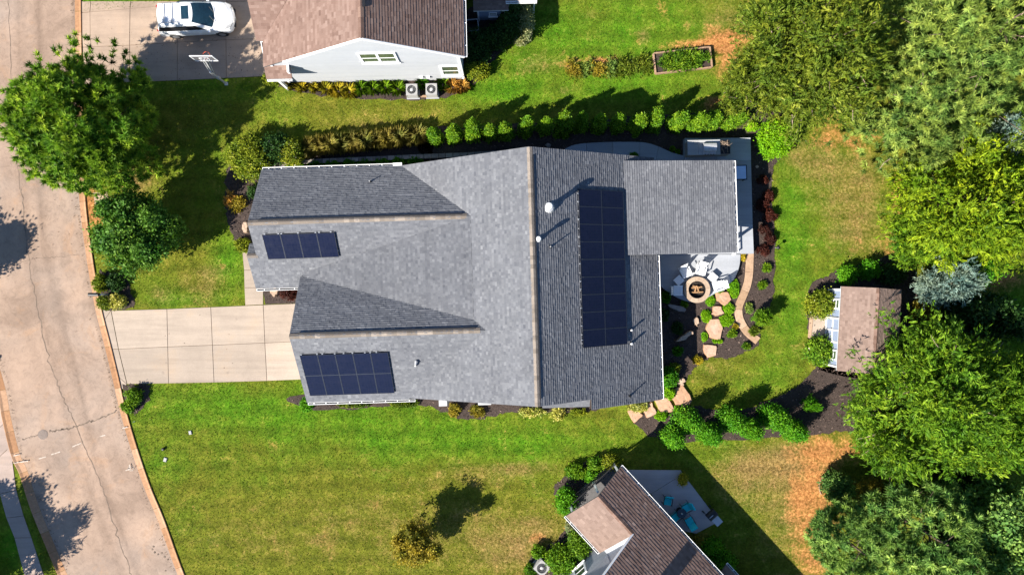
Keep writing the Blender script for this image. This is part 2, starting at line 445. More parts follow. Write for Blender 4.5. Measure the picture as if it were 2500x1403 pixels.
class MB:
    """Collects faces, then becomes one mesh object."""
    def __init__(self):
        self.v, self.f, self.t = [], [], []
    def face(self, pts, tint=0.5):
        i = len(self.v)
        self.v.extend([tuple(p) for p in pts])
        self.f.append(tuple(range(i, i + len(pts))))
        self.t.append(tint)
    def hull(self, a, b, tint=0.5, cap=True):
        """Two rings of equal length joined by quads."""
        i, n = len(self.v), len(a)
        self.v.extend([tuple(p) for p in a] + [tuple(p) for p in b])
        for k in range(n):
            j = (k + 1) % n
            self.f.append((i + k, i + j, i + n + j, i + n + k)); self.t.append(tint)
        if cap:
            self.f.append(tuple(i + k for k in reversed(range(n)))); self.t.append(tint)
            self.f.append(tuple(i + n + k for k in range(n))); self.t.append(tint)
    def box(self, c, s, rz=0.0, tint=0.5, taper=1.0):
        x, y, z = c
        hx, hy, hz = s[0] / 2, s[1] / 2, s[2] / 2
        ca, sa = math.cos(rz), math.sin(rz)
        def r(px, py, pz): return (x + px * ca - py * sa, y + px * sa + py * ca, z + pz)
        cs = ((-1, -1), (1, -1), (1, 1), (-1, 1))
        self.hull([r(a * hx, b * hy, -hz) for a, b in cs], [r(a * hx * taper, b * hy * taper, hz) for a, b in cs], tint)
    def prism(self, poly, z0, z1, tint=0.5, inset=0.0):
        a = [(p[0], p[1], z0) for p in poly]
        if inset:
            cx = sum(p[0] for p in poly) / len(poly); cy = sum(p[1] for p in poly) / len(poly)
            zb = z1 - inset
            b = [(p[0], p[1], zb) for p in poly]
            c = []
            for p in poly:
                d = math.hypot(p[0] - cx, p[1] - cy) or 1
                c.append((p[0] - (p[0] - cx) / d * inset, p[1] - (p[1] - cy) / d * inset, z1))
            self.hull(a, b, tint, False); self.hull(b, c, tint, False)
            self.face(c, tint); self.face(a[::-1], tint)
        else:
            self.hull(a, [(p[0], p[1], z1) for p in poly], tint)
    def slab(self, pts, th, tint=0.5):
        """A flat or sloping plate: its top polygon, pushed straight down."""
        self.hull([(p[0], p[1], p[2] - th) for p in pts], [tuple(p) for p in pts], tint)
    def tube(self, pts, radii, n=8, tint=0.5, cap=True):
        rings = []
        pts = [Vector(p) for p in pts]
        if not hasattr(radii, '__len__'):
            radii = [radii] * len(pts)
        for i, p in enumerate(pts):
            d = (pts[min(i + 1, len(pts) - 1)] - pts[max(i - 1, 0)]).normalized()
            up = Vector((0, 0, 1)) if abs(d.z) < 0.95 else Vector((1, 0, 0))
            x = d.cross(up).normalized(); y = x.cross(d).normalized()
            rings.append([p + (x * math.cos(2 * math.pi * k / n) - y * math.sin(2 * math.pi * k / n)) * radii[i] for k in range(n)])
        for i in range(len(rings) - 1):
            self.hull(rings[i], rings[i + 1], tint, False)
        if cap:
            self.face(rings[0][::-1], tint); self.face(rings[-1], tint)
    def lathe(self, c, prof, n=20, tint=0.5):
        """prof: list of (radius, z) from bottom to top around a vertical axis."""
        rings = [[(c[0] + r * math.cos(2 * math.pi * k / n), c[1] + r * math.sin(2 * math.pi * k / n), c[2] + z) for k in range(n)] for r, z in prof]
        for i in range(len(rings) - 1):
            self.hull(rings[i], rings[i + 1], tint, False)
        self.face(rings[0][::-1], tint); self.face(rings[-1], tint)
    def mesh(self, name, mat, smooth=False):
        me = bpy.data.meshes.new(name)
        me.from_pydata(self.v, [], self.f)
        me.materials.append(mat)
        a = me.attributes.new('tint', 'FLOAT', 'FACE')
        a.data.foreach_set('value', self.t)
        if smooth:
            me.shade_smooth()
        me.update()
        return me
    def build(self, name, mat, parent=None, smooth=False):
        return link(name, self.mesh(name, mat if not isinstance(mat, str) else M[mat], smooth), parent)

def one(name, mat, parent, fn, *a, **k):
    b = MB(); getattr(b, fn)(*a, **k)
    return b.build(name, mat, parent)

def np_mesh(name, verts, nper, tint, mat):
    """verts (N*nper, 3): N separate faces of nper corners each."""
    n = len(verts) // nper
    me = bpy.data.meshes.new(name)
    me.vertices.add(n * nper); me.loops.add(n * nper); me.polygons.add(n)
    me.vertices.foreach_set('co', np.ascontiguousarray(verts, dtype=np.float32).ravel())
    me.loops.foreach_set('vertex_index', np.arange(n * nper, dtype=np.int32))
    me.polygons.foreach_set('loop_start', np.arange(0, n * nper, nper, dtype=np.int32))
    a = me.attributes.new('tint', 'FLOAT', 'FACE')
    a.data.foreach_set('value', np.ascontiguousarray(tint, dtype=np.float32))
    me.materials.append(mat)
    me.update(calc_edges=True)
    return me

def copy_tree(o, parent=None):
    c = o.copy()
    COL.objects.link(c)
    c.parent = parent
    for ch in list(o.children):
        copy_tree(ch, c)
    return c

# ------------------------------------------------------------------ shingles and lap boards as real courses
def clip(poly, ax, val, keep_less):
    out = []
    n = len(poly)
    for i in range(n):
        a, b = poly[i], poly[(i + 1) % n]
        ia = (a[ax] <= val) if keep_less else (a[ax] >= val)
        ib = (b[ax] <= val) if keep_less else (b[ax] >= val)
        if ia: out.append(a)
        if ia != ib:
            k = (val - a[ax]) / (b[ax] - a[ax])
            out.append((a[0] + (b[0] - a[0]) * k, a[1] + (b[1] - a[1]) * k))
    return out

def courses(mb, pts, along, rng, expo=0.15, tab=(0.13, 0.30), th=0.020, extra=0.011, origin=None):
    """Covers a planar convex polygon with overlapping tabs laid in courses running the way of ALONG."""
    pts = [Vector(p) for p in pts]
    nrm = Vector((0, 0, 0))
    for i in range(len(pts)):
        nrm += pts[i].cross(pts[(i + 1) % len(pts)])
    nrm.normalize()
    if nrm.z < -1e-6: nrm = -nrm
    s = Vector(along); s = (s - nrm * s.dot(nrm)).normalized()
    t = nrm.cross(s).normalized()
    if t.z < 0: t = -t
    if abs(nrm.z) < 1e-5 and t.cross(s).dot(nrm) > 0:
        pass
    o = Vector(origin) if origin is not None else pts[0]
    o = o - nrm * (o - pts[0]).dot(nrm)
    poly = [((p - o).dot(s), (p - o).dot(t)) for p in pts]
    t0 = min(p[1] for p in poly); t1 = max(p[1] for p in poly)
    k = math.floor(t0 / expo)
    while k * expo < t1:
        a, b = k * expo, (k + 1) * expo
        strip = clip(clip(poly, 1, a, False), 1, b, True)
        k += 1
        if len(strip) < 3: continue
        x0 = min(p[0] for p in strip); x1 = max(p[0] for p in strip)
        x = x0 - rng.random() * tab[1]
        row = rng.gauss(0, 0.05)
        while x < x1:
            w = rng.uniform(*tab)
            cell = clip(clip(strip, 0, x, False), 0, x + w, True)
            x += w
            if len(cell) < 3: continue
            lift = th + (extra if rng.random() < 0.45 else 0.0) + rng.random() * 0.003
            tint = min(1, max(0, rng.gauss(0.5, 0.13) + row))
            top = [o + s * c[0] + t * c[1] + nrm * (0.004 + lift * (1 - (c[1] - a) / expo)) for c in cell]
            mb.face(top, tint)
            low = [c for c in cell if c[1] < a + 1e-6]
            if len(low) >= 2:
                lx0, lx1 = min(c[0] for c in low), max(c[0] for c in low)
                if lx1 - lx0 > 0.01:
                    q = [o + s * lx0 + t * a, o + s * lx1 + t * a]
                    mb.face([q[0] - nrm * 0.004, q[1] - nrm * 0.004, q[1] + nrm * (0.004 + lift), q[0] + nrm * (0.004 + lift)], tint)

def ridge_caps(parent, a, b, mat, rng, step=0.24, width=0.17, drop=0.08, gap=None):
    """One bent cap after another along a ridge from a to b; alike meshes are shared."""
    a, b = Vector(a), Vector(b)
    d = (b - a); L = d.length; d.normalize()
    side = Vector((-d.y, d.x, 0)).normalized()
    protos = []
    for i in range(6):
        mb = MB()
        ln = step * 1.25
        e = 0.012
        tint = rng.random()
        A = [(0, -width, -drop), (0, 0, 0.0), (0, width, -drop)]
        B = [(ln, -width, -drop - 0.01), (ln, 0, -0.012), (ln, width, -drop - 0.01)]
        up = lambda r, k: [(p[0], p[1], p[2] + k) for p in r]
        A1, B1 = up(A, 0.016), up(B, 0.016)
        for j in range(2):
            mb.face([A1[j], B1[j], B1[j + 1], A1[j + 1]][::-1], tint)
            mb.face([A[j], A1[j], A1[j + 1], A[j + 1]][::-1], tint)
        mb.face([A[0], B[0], B1[0], A1[0]], tint); mb.face([A1[2], B1[2], B[2], A[2]], tint)
        protos.append(mb.mesh('ridge_cap', M[mat]))
    n = int(L / step)
    rot = Matrix((( d.x, side.x, 0), (d.y, side.y, 0), (0, 0, 1))).to_euler()
    for i in range(n):
        o = link('ridge_cap', protos[rng.randrange(6)], parent)
        p = a + d * (i * step) + Vector((0, 0, 0.02))
        o.location = p
        o.rotation_euler = rot

# ------------------------------------------------------------------ foliage
def unit(a):
    return a / np.maximum(np.linalg.norm(a, axis=1, keepdims=True), 1e-9)

def blades(pos, d, nrm, L, W, kind):
    s = unit(np.cross(d, nrm))
    L = L[:, None]; W = W[:, None]
    if kind == 'tri':
        v = np.stack([pos - s * W * 0.5, pos + s * W * 0.5, pos + d * L], axis=1)
        return v.reshape(-1, 3), 3
    n2 = unit(np.cross(s, d))
    v = np.stack([pos, pos + d * L * 0.45 + s * W * 0.5, pos + d * L + n2 * L * -0.08, pos + d * L * 0.45 - s * W * 0.5], axis=1)
    return v.reshape(-1, 3), 4

def clump_centres(g, n, R, depth=0.55, lumps=7, lump_amp=0.28, zmin=-0.75, shape='dome'):
    """Clump positions (relative) and outward directions for a crown."""
    d = unit(g.normal(size=(n * 3, 3)))
    d = d[d[:, 2] > zmin][:n]
    f = np.ones(len(d))
    ld = unit(g.normal(size=(lumps, 3)))
    for k in range(lumps):
        f += lump_amp * g.uniform(-0.9, 1.0) * np.maximum(0, d @ ld[k]) ** 3
    r = f * (1 - depth * g.random(len(d)) ** 1.6)
    R = np.array(R)
    if shape == 'lobed':
        # limbs end in rounded lobes; clumps gather on the lobes
        nl = max(18, len(d) // 17)
        ldir = unit(g.normal(size=(nl * 3, 3))); ldir = ldir[ldir[:, 2] > zmin][:nl]
        lf = np.ones(len(ldir))
        for k in range(lumps):
            lf += lump_amp * g.uniform(-0.9, 1.0) * np.maximum(0, ldir @ ld[k]) ** 3
        lc = ldir * (lf * (1 - 0.55 * g.random(len(ldir)) ** 1.5))[:, None] * R * 0.86
        lr = R.min() * g.uniform(0.17, 0.36, len(ldir))
        w = lr ** 2; w /= w.sum()
        which = g.choice(len(ldir), len(d), p=w)
        dd = unit(d + ldir[which] * 0.7)
        c = lc[which] + dd * (lr[which] * (1 - 0.45 * g.random(len(d))))[:, None]
        solid = g.random(len(d)) < 0.24
        c[solid] = (d * r[:, None] * R)[solid] * 0.97
        return c, unit(dd * 0.75 + unit(c / R) * 0.5)
    bullet = shape == 'bullet'
    if shape in ('cone', 'bullet'):
        hh = g.random(len(d)) ** 1.25
        ang = g.uniform(0, 2 * np.pi, len(d))
        lob = 1 + 0.16 * np.sin(ang * 5 + g.uniform(0, 6)) + 0.10 * np.sin(ang * 9 + g.uniform(0, 6))
        rad = ((1 - hh ** 1.7) ** 0.62 if bullet else (1 - hh) ** 0.72) * lob * (1 - depth * g.random(len(d)) ** 1.8)
        c = np.stack([np.cos(ang) * rad * R[0], np.sin(ang) * rad * R[1], (hh * 2 - 1) * R[2]], axis=1)
        o = unit(np.stack([np.cos(ang) * (1.05 - hh), np.sin(ang) * (1.05 - hh), 0.25 + 0.7 * hh], axis=1))
        return c, o
    c = d * r[:, None] * R
    return c, unit(d / R * R.mean())

STY = {
    'pine':    dict(kind='tri', L=(0.22, 0.40), W=(0.05, 0.085), k=44, tuft=44, cr=0.16, up=0.5, out=0.5, rnd=0.85),
    'broad':   dict(kind='quad', L=(0.17, 0.30), W=(0.11, 0.19), k=46, tuft=0, cr=0.46, up=0.2, out=0.35, rnd=0.8),
    'cypress': dict(kind='quad', L=(0.12, 0.34), W=(0.035, 0.085), k=84, tuft=9, cr=0.52, up=0.35, out=0.55, rnd=0.75, fan=0.42),
    'small':   dict(kind='quad', L=(0.09, 0.17), W=(0.06, 0.11), k=34, tuft=0, cr=0.20, up=0.25, out=0.35, rnd=0.8),
    'fine':    dict(kind='quad', L=(0.12, 0.26), W=(0.035, 0.065), k=32, tuft=6, cr=0.22, up=0.3, out=0.6, rnd=0.6),
    'blade':   dict(kind='tri', L=(0.5, 0.95), W=(0.03, 0.05), k=40, tuft=0, cr=0.16, up=0.9, out=0.6, rnd=0.5),
}

def foliage(seed, R, n, style, mat, depth=0.55, lumps=7, amp=0.28, zmin=-0.75, shape='dome', sc=1.0, tvar=0.16, kk=1.0, spread=1.0, bias=0.0):
    g = np.random.default_rng(seed)
    S = STY[style]
    C, O = clump_centres(g, n, R, depth, lumps, amp, zmin, shape)
    n = len(C)
    k = max(3, int(S['k'] * kk))
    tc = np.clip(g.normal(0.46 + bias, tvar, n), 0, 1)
    idx = np.repeat(np.arange(n), k)
    if S['tuft']:
        nt = max(1, k // S['tuft'])
        toff = g.normal(size=(n, nt, 3)) * S['cr'] * 0.55 * sc * spread
        ti = np.tile(np.arange(k) % nt, n)
        pos = C[idx] + toff[idx, ti] + g.normal(size=(len(idx), 3)) * 0.03 * sc
        tt = g.normal(0, 0.12, (n, nt))[idx, ti]
    else:
        pos = C[idx] + g.normal(size=(len(idx), 3)) * S['cr'] * 0.55 * sc * spread
        tt = 0.0
    d = unit(O[idx] * S['out'] + unit(g.normal(size=(len(idx), 3))) * S['rnd'] + np.array([0, 0, S['up'] * 0.5]))
    if S.get('fan'):
        # leaflets of one spray share a direction and sit along its rib
        fdir = (O[:, None, :] * S['out'] + unit(g.normal(size=(n * nt, 3))).reshape(n, nt, 3) * S['rnd'] + np.array([0, 0, S['up'] * 0.5])).reshape(-1, 3)
        fdir = unit(fdir).reshape(n, nt, 3)[idx, ti]
        d = unit(fdir + unit(g.normal(size=(len(idx), 3))) * S['fan'])
        pos = pos + fdir * (g.random(len(idx)) * 0.34 * sc)[:, None]
    nr = unit(g.normal(size=(len(idx), 3)) * 0.8 + O[idx] * 1.0 + np.array([0, 0, 0.6]))
    L = g.uniform(*S['L'], len(idx)) * sc
    W = g.uniform(*S['W'], len(idx)) * sc
    tint = np.clip(tc[idx] + tt + g.normal(0, 0.11, len(idx)), 0, 1)
    v, m = blades(pos, d, nr, L, W, S['kind'])
    return np_mesh('foliage', v, m, tint, M[mat]), C

def trunk_mesh(seed, height, r0, C, nl, zc, mat='bark', limb_r=0.25):
    """Tapered trunk with limbs that reach towards crown clumps."""
    rng = random.Random(seed)
    mb = MB()
    pts, rad = [], []
    x = y = 0.0
    for i in range(7):
        f = i / 6
        pts.append((x, y, height * f)); rad.append(r0 * (1.18 - f) if i else r0 * 1.45)
        x += rng.uniform(-0.05, 0.05) * height * 0.12; y += rng.uniform(-0.05, 0.05) * height * 0.12
    mb.tube(pts, rad, 9)
    for i in range(nl):
        c = C[rng.randrange(len(C))]
        e = Vector((c[0] * 0.92, c[1] * 0.92, zc + c[2] * 0.9))
        zb = min(height * 0.95, max(height * 0.22, e.z - math.hypot(e.x, e.y) * 0.55))
        f = zb / height
        b = Vector(pts[min(6, int(f * 6))]); b.z = zb
        mid = b.lerp(e, 0.5) + Vector((rng.uniform(-.2, .2), rng.uniform(-.2, .2), -0.12 * (e - b).length * 0.5))
        rr = r0 * limb_r * (1.2 - f * 0.6)
        mb.tube([b, mid, e], [rr, rr * 0.62, rr * 0.18], 5)
    return mb.mesh('trunk', M[mat], True)

def tree(name, label, cat, cpx, zc, R, n, style, mat, seed, group=None, trunk_r=0.22, height=None, limbs=26, twig=0, **kw):
    """cpx: where the middle of the crown, at height zc, is seen."""
    p = P(cpx[0], cpx[1], zc)
    e = empty(name, (p.x, p.y, 0), 0, label, cat, group)
    me, C = foliage(seed, R, n, style, mat, **kw)
    o = link('crown', me, e); o.location = (0, 0, zc)
    link('trunk', trunk_mesh(seed, height or zc + R[2] * 0.75, trunk_r, C, limbs, zc), e)
    if twig:
        mb = MB(); rng = random.Random(seed + 5)
        for i in range(twig):
            c = Vector(C[rng.randrange(len(C))])
            dr = Vector((c.x, c.y, 0)).normalized() if c.length > 0.1 else Vector((1, 0, 0))
            b = c * 0.82; t = c * 1.03 + Vector((rng.uniform(-.4, .4), rng.uniform(-.4, .4), rng.uniform(-.1, .25)))
            mb.tube([b, b.lerp(t, 0.5) + Vector((rng.uniform(-.1, .1), rng.uniform(-.1, .1), 0.05)), t], [0.034, 0.026, 0.010], 3, cap=False)
        o = mb.build('bare_twigs', 'twig', e); o.location = (0, 0, zc); tag(o, kind='stuff')
    return e

PROTO = {}
def shrub(name, label, cat, gx, gy, R, style, mat, seed=0, group=None, n=None, z=0.0, variants=3, stem=True, scale=1.0, flowers=None, **kw):
    """gx, gy: world position of the foot. Alike shrubs share a few meshes."""
    kw.setdefault("spread", min(1.0, 1.9 * min(R[0], R[1]) / 1.0))
    if kw["spread"] < 0.8: kw.setdefault("sc", 0.85)
    key = (name, style, mat, tuple(R), seed % variants)
    if key not in PROTO:
        nn = n or int(40 + 60 * R[0] * R[1] * 2)
        me, C = foliage(17 * (seed % variants) + len(name) * 31 + int(R[0] * 100), R, nn, style, mat, **kw)
        sm = None
        if stem:
            mb = MB(); rng = random.Random(seed)
            for i in range(5):
                c = Vector(C[rng.randrange(len(C))])
                mb.tube([(rng.uniform(-.04, .04), rng.uniform(-.04, .04), -R[2] * 0.98), c * 0.35 + Vector((0, 0, -R[2] * .2)), c * 0.85], [0.03, 0.02, 0.006], 4)
            sm = mb.mesh('stem', M['bark'])
        fm = None
        if flowers:
            g = np.random.default_rng(seed + 77)
            top = C[C[:, 2] > -0.2 * R[2]]
            pick = top[g.choice(len(top), min(len(top), flowers[1]), replace=False)] * 1.06
            idx = np.repeat(np.arange(len(pick)), 9)
            pos = pick[idx] + g.normal(size=(len(idx), 3)) * 0.035
            dd = unit(g.normal(size=(len(idx), 3)) + np.array([0, 0, 0.8])); nr = unit(g.normal(size=(len(idx), 3)) + np.array([0, 0, 1.0]))
            v, m = blades(pos, dd, nr, g.uniform(0.06, 0.10, len(idx)), g.uniform(0.05, 0.08, len(idx)), 'quad')
            fm = np_mesh('flowers', v, m, g.random(len(idx)), M[flowers[0]])
        PROTO[key] = (me, sm, fm)
    me, sm, fm = PROTO[key]
    e = empty(name, (gx, gy, z), random.Random(seed).uniform(0, 6.28), label, cat, group)
    e.scale = (scale, scale, scale)
    for nm, mm in (('foliage', me), ('stem', sm), ('flowers', fm)):
        if mm is not None:
            o = link(nm, mm, e); o.location = (0, 0, R[2])
    return e

def ordinal(i):
    return ['first', 'second', 'third', 'fourth', 'fifth', 'sixth', 'seventh', 'eighth', 'ninth', 'tenth', 'eleventh', 'twelfth',
            'thirteenth', 'fourteenth', 'fifteenth', 'sixteenth', 'seventeenth', 'eighteenth', 'nineteenth', 'twentieth'][i]

def smooth_curve(pts, n=8):
    """Catmull-Rom through 2D points."""
    out = []
    m = len(pts)
    for i in range(m - 1):
        p0, p1, p2, p3 = pts[max(i - 1, 0)], pts[i], pts[i + 1], pts[min(i + 2, m - 1)]
        for k in range(n):
            t = k / n
            out.append(tuple(0.5 * (2 * p1[j] + (p2[j] - p0[j]) * t + (2 * p0[j] - 5 * p1[j] + 4 * p2[j] - p3[j]) * t * t + (-p0[j] + 3 * p1[j] - 3 * p2[j] + p3[j]) * t ** 3) for j in (0, 1)))
    out.append(tuple(pts[-1]))
    return out

def closed_curve(pts, n=6):
    m = len(pts)
    ext = [pts[-1]] + list(pts) + [pts[0], pts[1]]
    out = []
    for i in range(1, m + 1):
        p0, p1, p2, p3 = ext[i - 1], ext[i], ext[i + 1], ext[i + 2]
        for k in range(n):
            t = k / n
            out.append(tuple(0.5 * (2 * p1[j] + (p2[j] - p0[j]) * t + (2 * p0[j] - 5 * p1[j] + 4 * p2[j] - p3[j]) * t * t + (-p0[j] + 3 * p1[j] - 3 * p2[j] + p3[j]) * t ** 3) for j in (0, 1)))
    return out

def inside(poly, x, y):
    c = False
    j = len(poly) - 1
    for i in range(len(poly)):
        if (poly[i][1] > y) != (poly[j][1] > y) and x < (poly[j][0] - poly[i][0]) * (y - poly[i][1]) / (poly[j][1] - poly[i][1]) + poly[i][0]:
            c = not c
        j = i
    return c

def G(pts, z=0.0):
    return [tuple(P(a, b, z)[:2]) for a, b in pts]

# ------------------------------------------------------------------ ground sheet with painted-by-nature turf condition
def build_ground():
    x0, x1, y0, y1, st = -40.0, 40.0, -23.0, 23.0, 0.3
    nx, ny = int((x1 - x0) / st) + 1, int((y1 - y0) / st) + 1
    xs = np.linspace(x0, x1, nx); ys = np.linspace(y0, y1, ny)
    X, Y = np.meshgrid(xs, ys)
    k = H / FPX
    PX, PY = X / k + 1250, 701.5 - Y / k
    def blobs(lst, base=0.0):
        A = np.full(X.shape, base)
        for cx, cy, rx, ry, w in lst:
            A += w * np.exp(-(((PX - cx) / rx) ** 2 + ((PY - cy) / ry) ** 2))
        return A
    lush = blobs([(1450, 90, 260, 120, .7), (1200, 180, 130, 60, .35), (700, 1000, 420, 70, .75), (1200, 1080, 380, 60, .75), (560, 640, 45, 90, .7),
                  (1925, 560, 45, 260, .75), (1300, 230, 260, 40, .5), (280, 15, 120, 30, .9), (480, 210, 160, 40, .5), (1860, 930, 60, 40, .3),
                  (430, 730, 120, 25, .5), (90, 1160, 40, 60, .6), (20, 1330, 60, 70, .9), (1760, 1100, 60, 40, .25), (2480, 790, 60, 90, .9),
                  (1650, 200, 150, 60, .3), (1000, 1330, 560, 130, -.55), (700, 1250, 300, 60, -.2), (2000, 600, 60, 160, .25), (900, 290, 200, 40, -.25), (400, 1140, 90, 50, .35)], 0.12)
    dry = blobs([(1960, 390, 60, 60, .7), (2090, 440, 80, 100, .8), (2080, 560, 80, 60, .6), (330, 440, 50, 45, .95), (500, 690, 70, 50, .7), (390, 720, 40, 25, .6),
                 (1480, 160, 140, 22, .75), (1570, 90, 20, 25, 1.0), (1440, 50, 60, 40, .35), (1370, 225, 25, 20, .6), (1280, 1140, 110, 18, .6), (950, 1300, 420, 110, .34),
                 (1260, 1350, 80, 60, .6), (1900, 1130, 160, 50, .78), (1950, 1230, 120, 170, .85), (1800, 1180, 60, 70, .45), (900, 300, 180, 30, .45), (1750, 900, 60, 30, .4),
                 (1970, 870, 50, 50, .35), (600, 1320, 200, 60, .15), (570, 480, 15, 25, .8), (1150, 1160, 200, 30, .35), (1310, 150, 60, 50, .35), (1780, 60, 80, 80, .6),
                 (2000, 470, 50, 160, .15), (2160, 660, 40, 60, .8), (1860, 1010, 60, 30, .3), (1320, 1290, 40, 40, .5), (480, 780, 250, 8, .4), (1200, 1300, 240, 80, .25)])
    bare = blobs([(1775, 95, 60, 32, 1.2), (1690, 110, 80, 14, 1.1), (1470, 148, 90, 13, 1.0), (1770, 150, 30, 50, .9), (1760, 250, 60, 20, .9), (2025, 1098, 85, 45, 1.15),
                  (1985, 1310, 62, 150, 1.05), (1960, 1190, 50, 70, .7), (2195, 470, 25, 60, 1.1), (2170, 620, 30, 40, .9), (2020, 330, 60, 30, .85), (230, 520, 40, 45, 1.3),
                  (2430, 680, 60, 40, 1.1), (1310, 1310, 30, 14, .95), (1700, 1330, 50, 40, .9), (200, 470, 30, 40, 1.2), (1560, 95, 14, 16, .8), (2330, 800, 90, 60, .7),
                  (1620, 20, 18, 25, .8), (2250, 1190, 120, 40, .8), (1380, 165, 40, 10, .7), (2100, 340, 60, 40, .6)])
    verts = np.stack([X.ravel(), Y.ravel(), np.zeros(X.size)], axis=1).tolist()
    i = np.arange(nx * ny).reshape(ny, nx)
    faces = np.stack([i[:-1, :-1].ravel(), i[:-1, 1:].ravel(), i[1:, 1:].ravel(), i[1:, :-1].ravel()], axis=1).tolist()
    F = 900.0
    b = len(verts)
    verts += [(-F, -F, 0), (F, -F, 0), (F, F, 0), (-F, F, 0)]
    c = [int(i[0, 0]), int(i[0, -1]), int(i[-1, -1]), int(i[-1, 0])]
    for q in range(4):
        r = (q + 1) % 4
        faces.append((b + q, b + r, c[r], c[q]))
    me = bpy.data.meshes.new('ground')
    me.from_pydata(verts, [], faces)
    for nm, A in (('lush', lush), ('dry', dry), ('bare', bare)):
        a = me.attributes.new(nm, 'FLOAT', 'POINT')
        a.data.foreach_set('value', np.concatenate([A.ravel(), np.full(4, 0.2)]).astype(np.float32))
    me.materials.append(M['grass'])
    me.update()
    tag(link('ground', me), 'mown lawn with dry straw patches and bare red clay around the houses', kind='structure')
build_ground()

# ------------------------------------------------------------------ road, kerbs, pavement
R_IN = [(170, -900), (176, -400), (181, -150), (183, 0), (185, 150), (188, 330), (194, 489), (208, 607), (223, 701), (235, 764), (255, 842), (274, 920), (292, 999),
        (318, 1089), (352, 1189), (388, 1276), (434, 1402), (500, 1560), (600, 1780), (760, 2080)]
L_IN = [(-150, -900), (-120, -400), (-100, -100), (-88, 200), (-76, 450), (-55, 650), (-24, 810), (14, 950), (26, 1015), (48, 1105), (68, 1150), (94, 1231), (128, 1315), (165, 1402),
        (240, 1560), (340, 1780), (500, 2080)]
RC = G(smooth_curve(R_IN, 8)); LC = G(smooth_curve(L_IN, 8))

def offset_line(c, d):
    out = []
    for i, p in enumerate(c):
        a, b = c[max(i - 1, 0)], c[min(i + 1, len(c) - 1)]
        tx, ty = b[0] - a[0], b[1] - a[1]
        n = math.hypot(tx, ty)
        out.append((p[0] - ty / n * d, p[1] + tx / n * d))
    return out

def resample(c, n):
    d = [0.0]
    for i in range(1, len(c)):
        d.append(d[-1] + math.hypot(c[i][0] - c[i - 1][0], c[i][1] - c[i - 1][1]))
    out, j = [], 0
    for k in range(n):
        s = d[-1] * k / (n - 1)
        while j < len(d) - 2 and d[j + 1] < s: j += 1
        f = (s - d[j]) / max(1e-9, d[j + 1] - d[j])
        out.append((c[j][0] + (c[j + 1][0] - c[j][0]) * f, c[j][1] + (c[j + 1][1] - c[j][1]) * f))
    return out

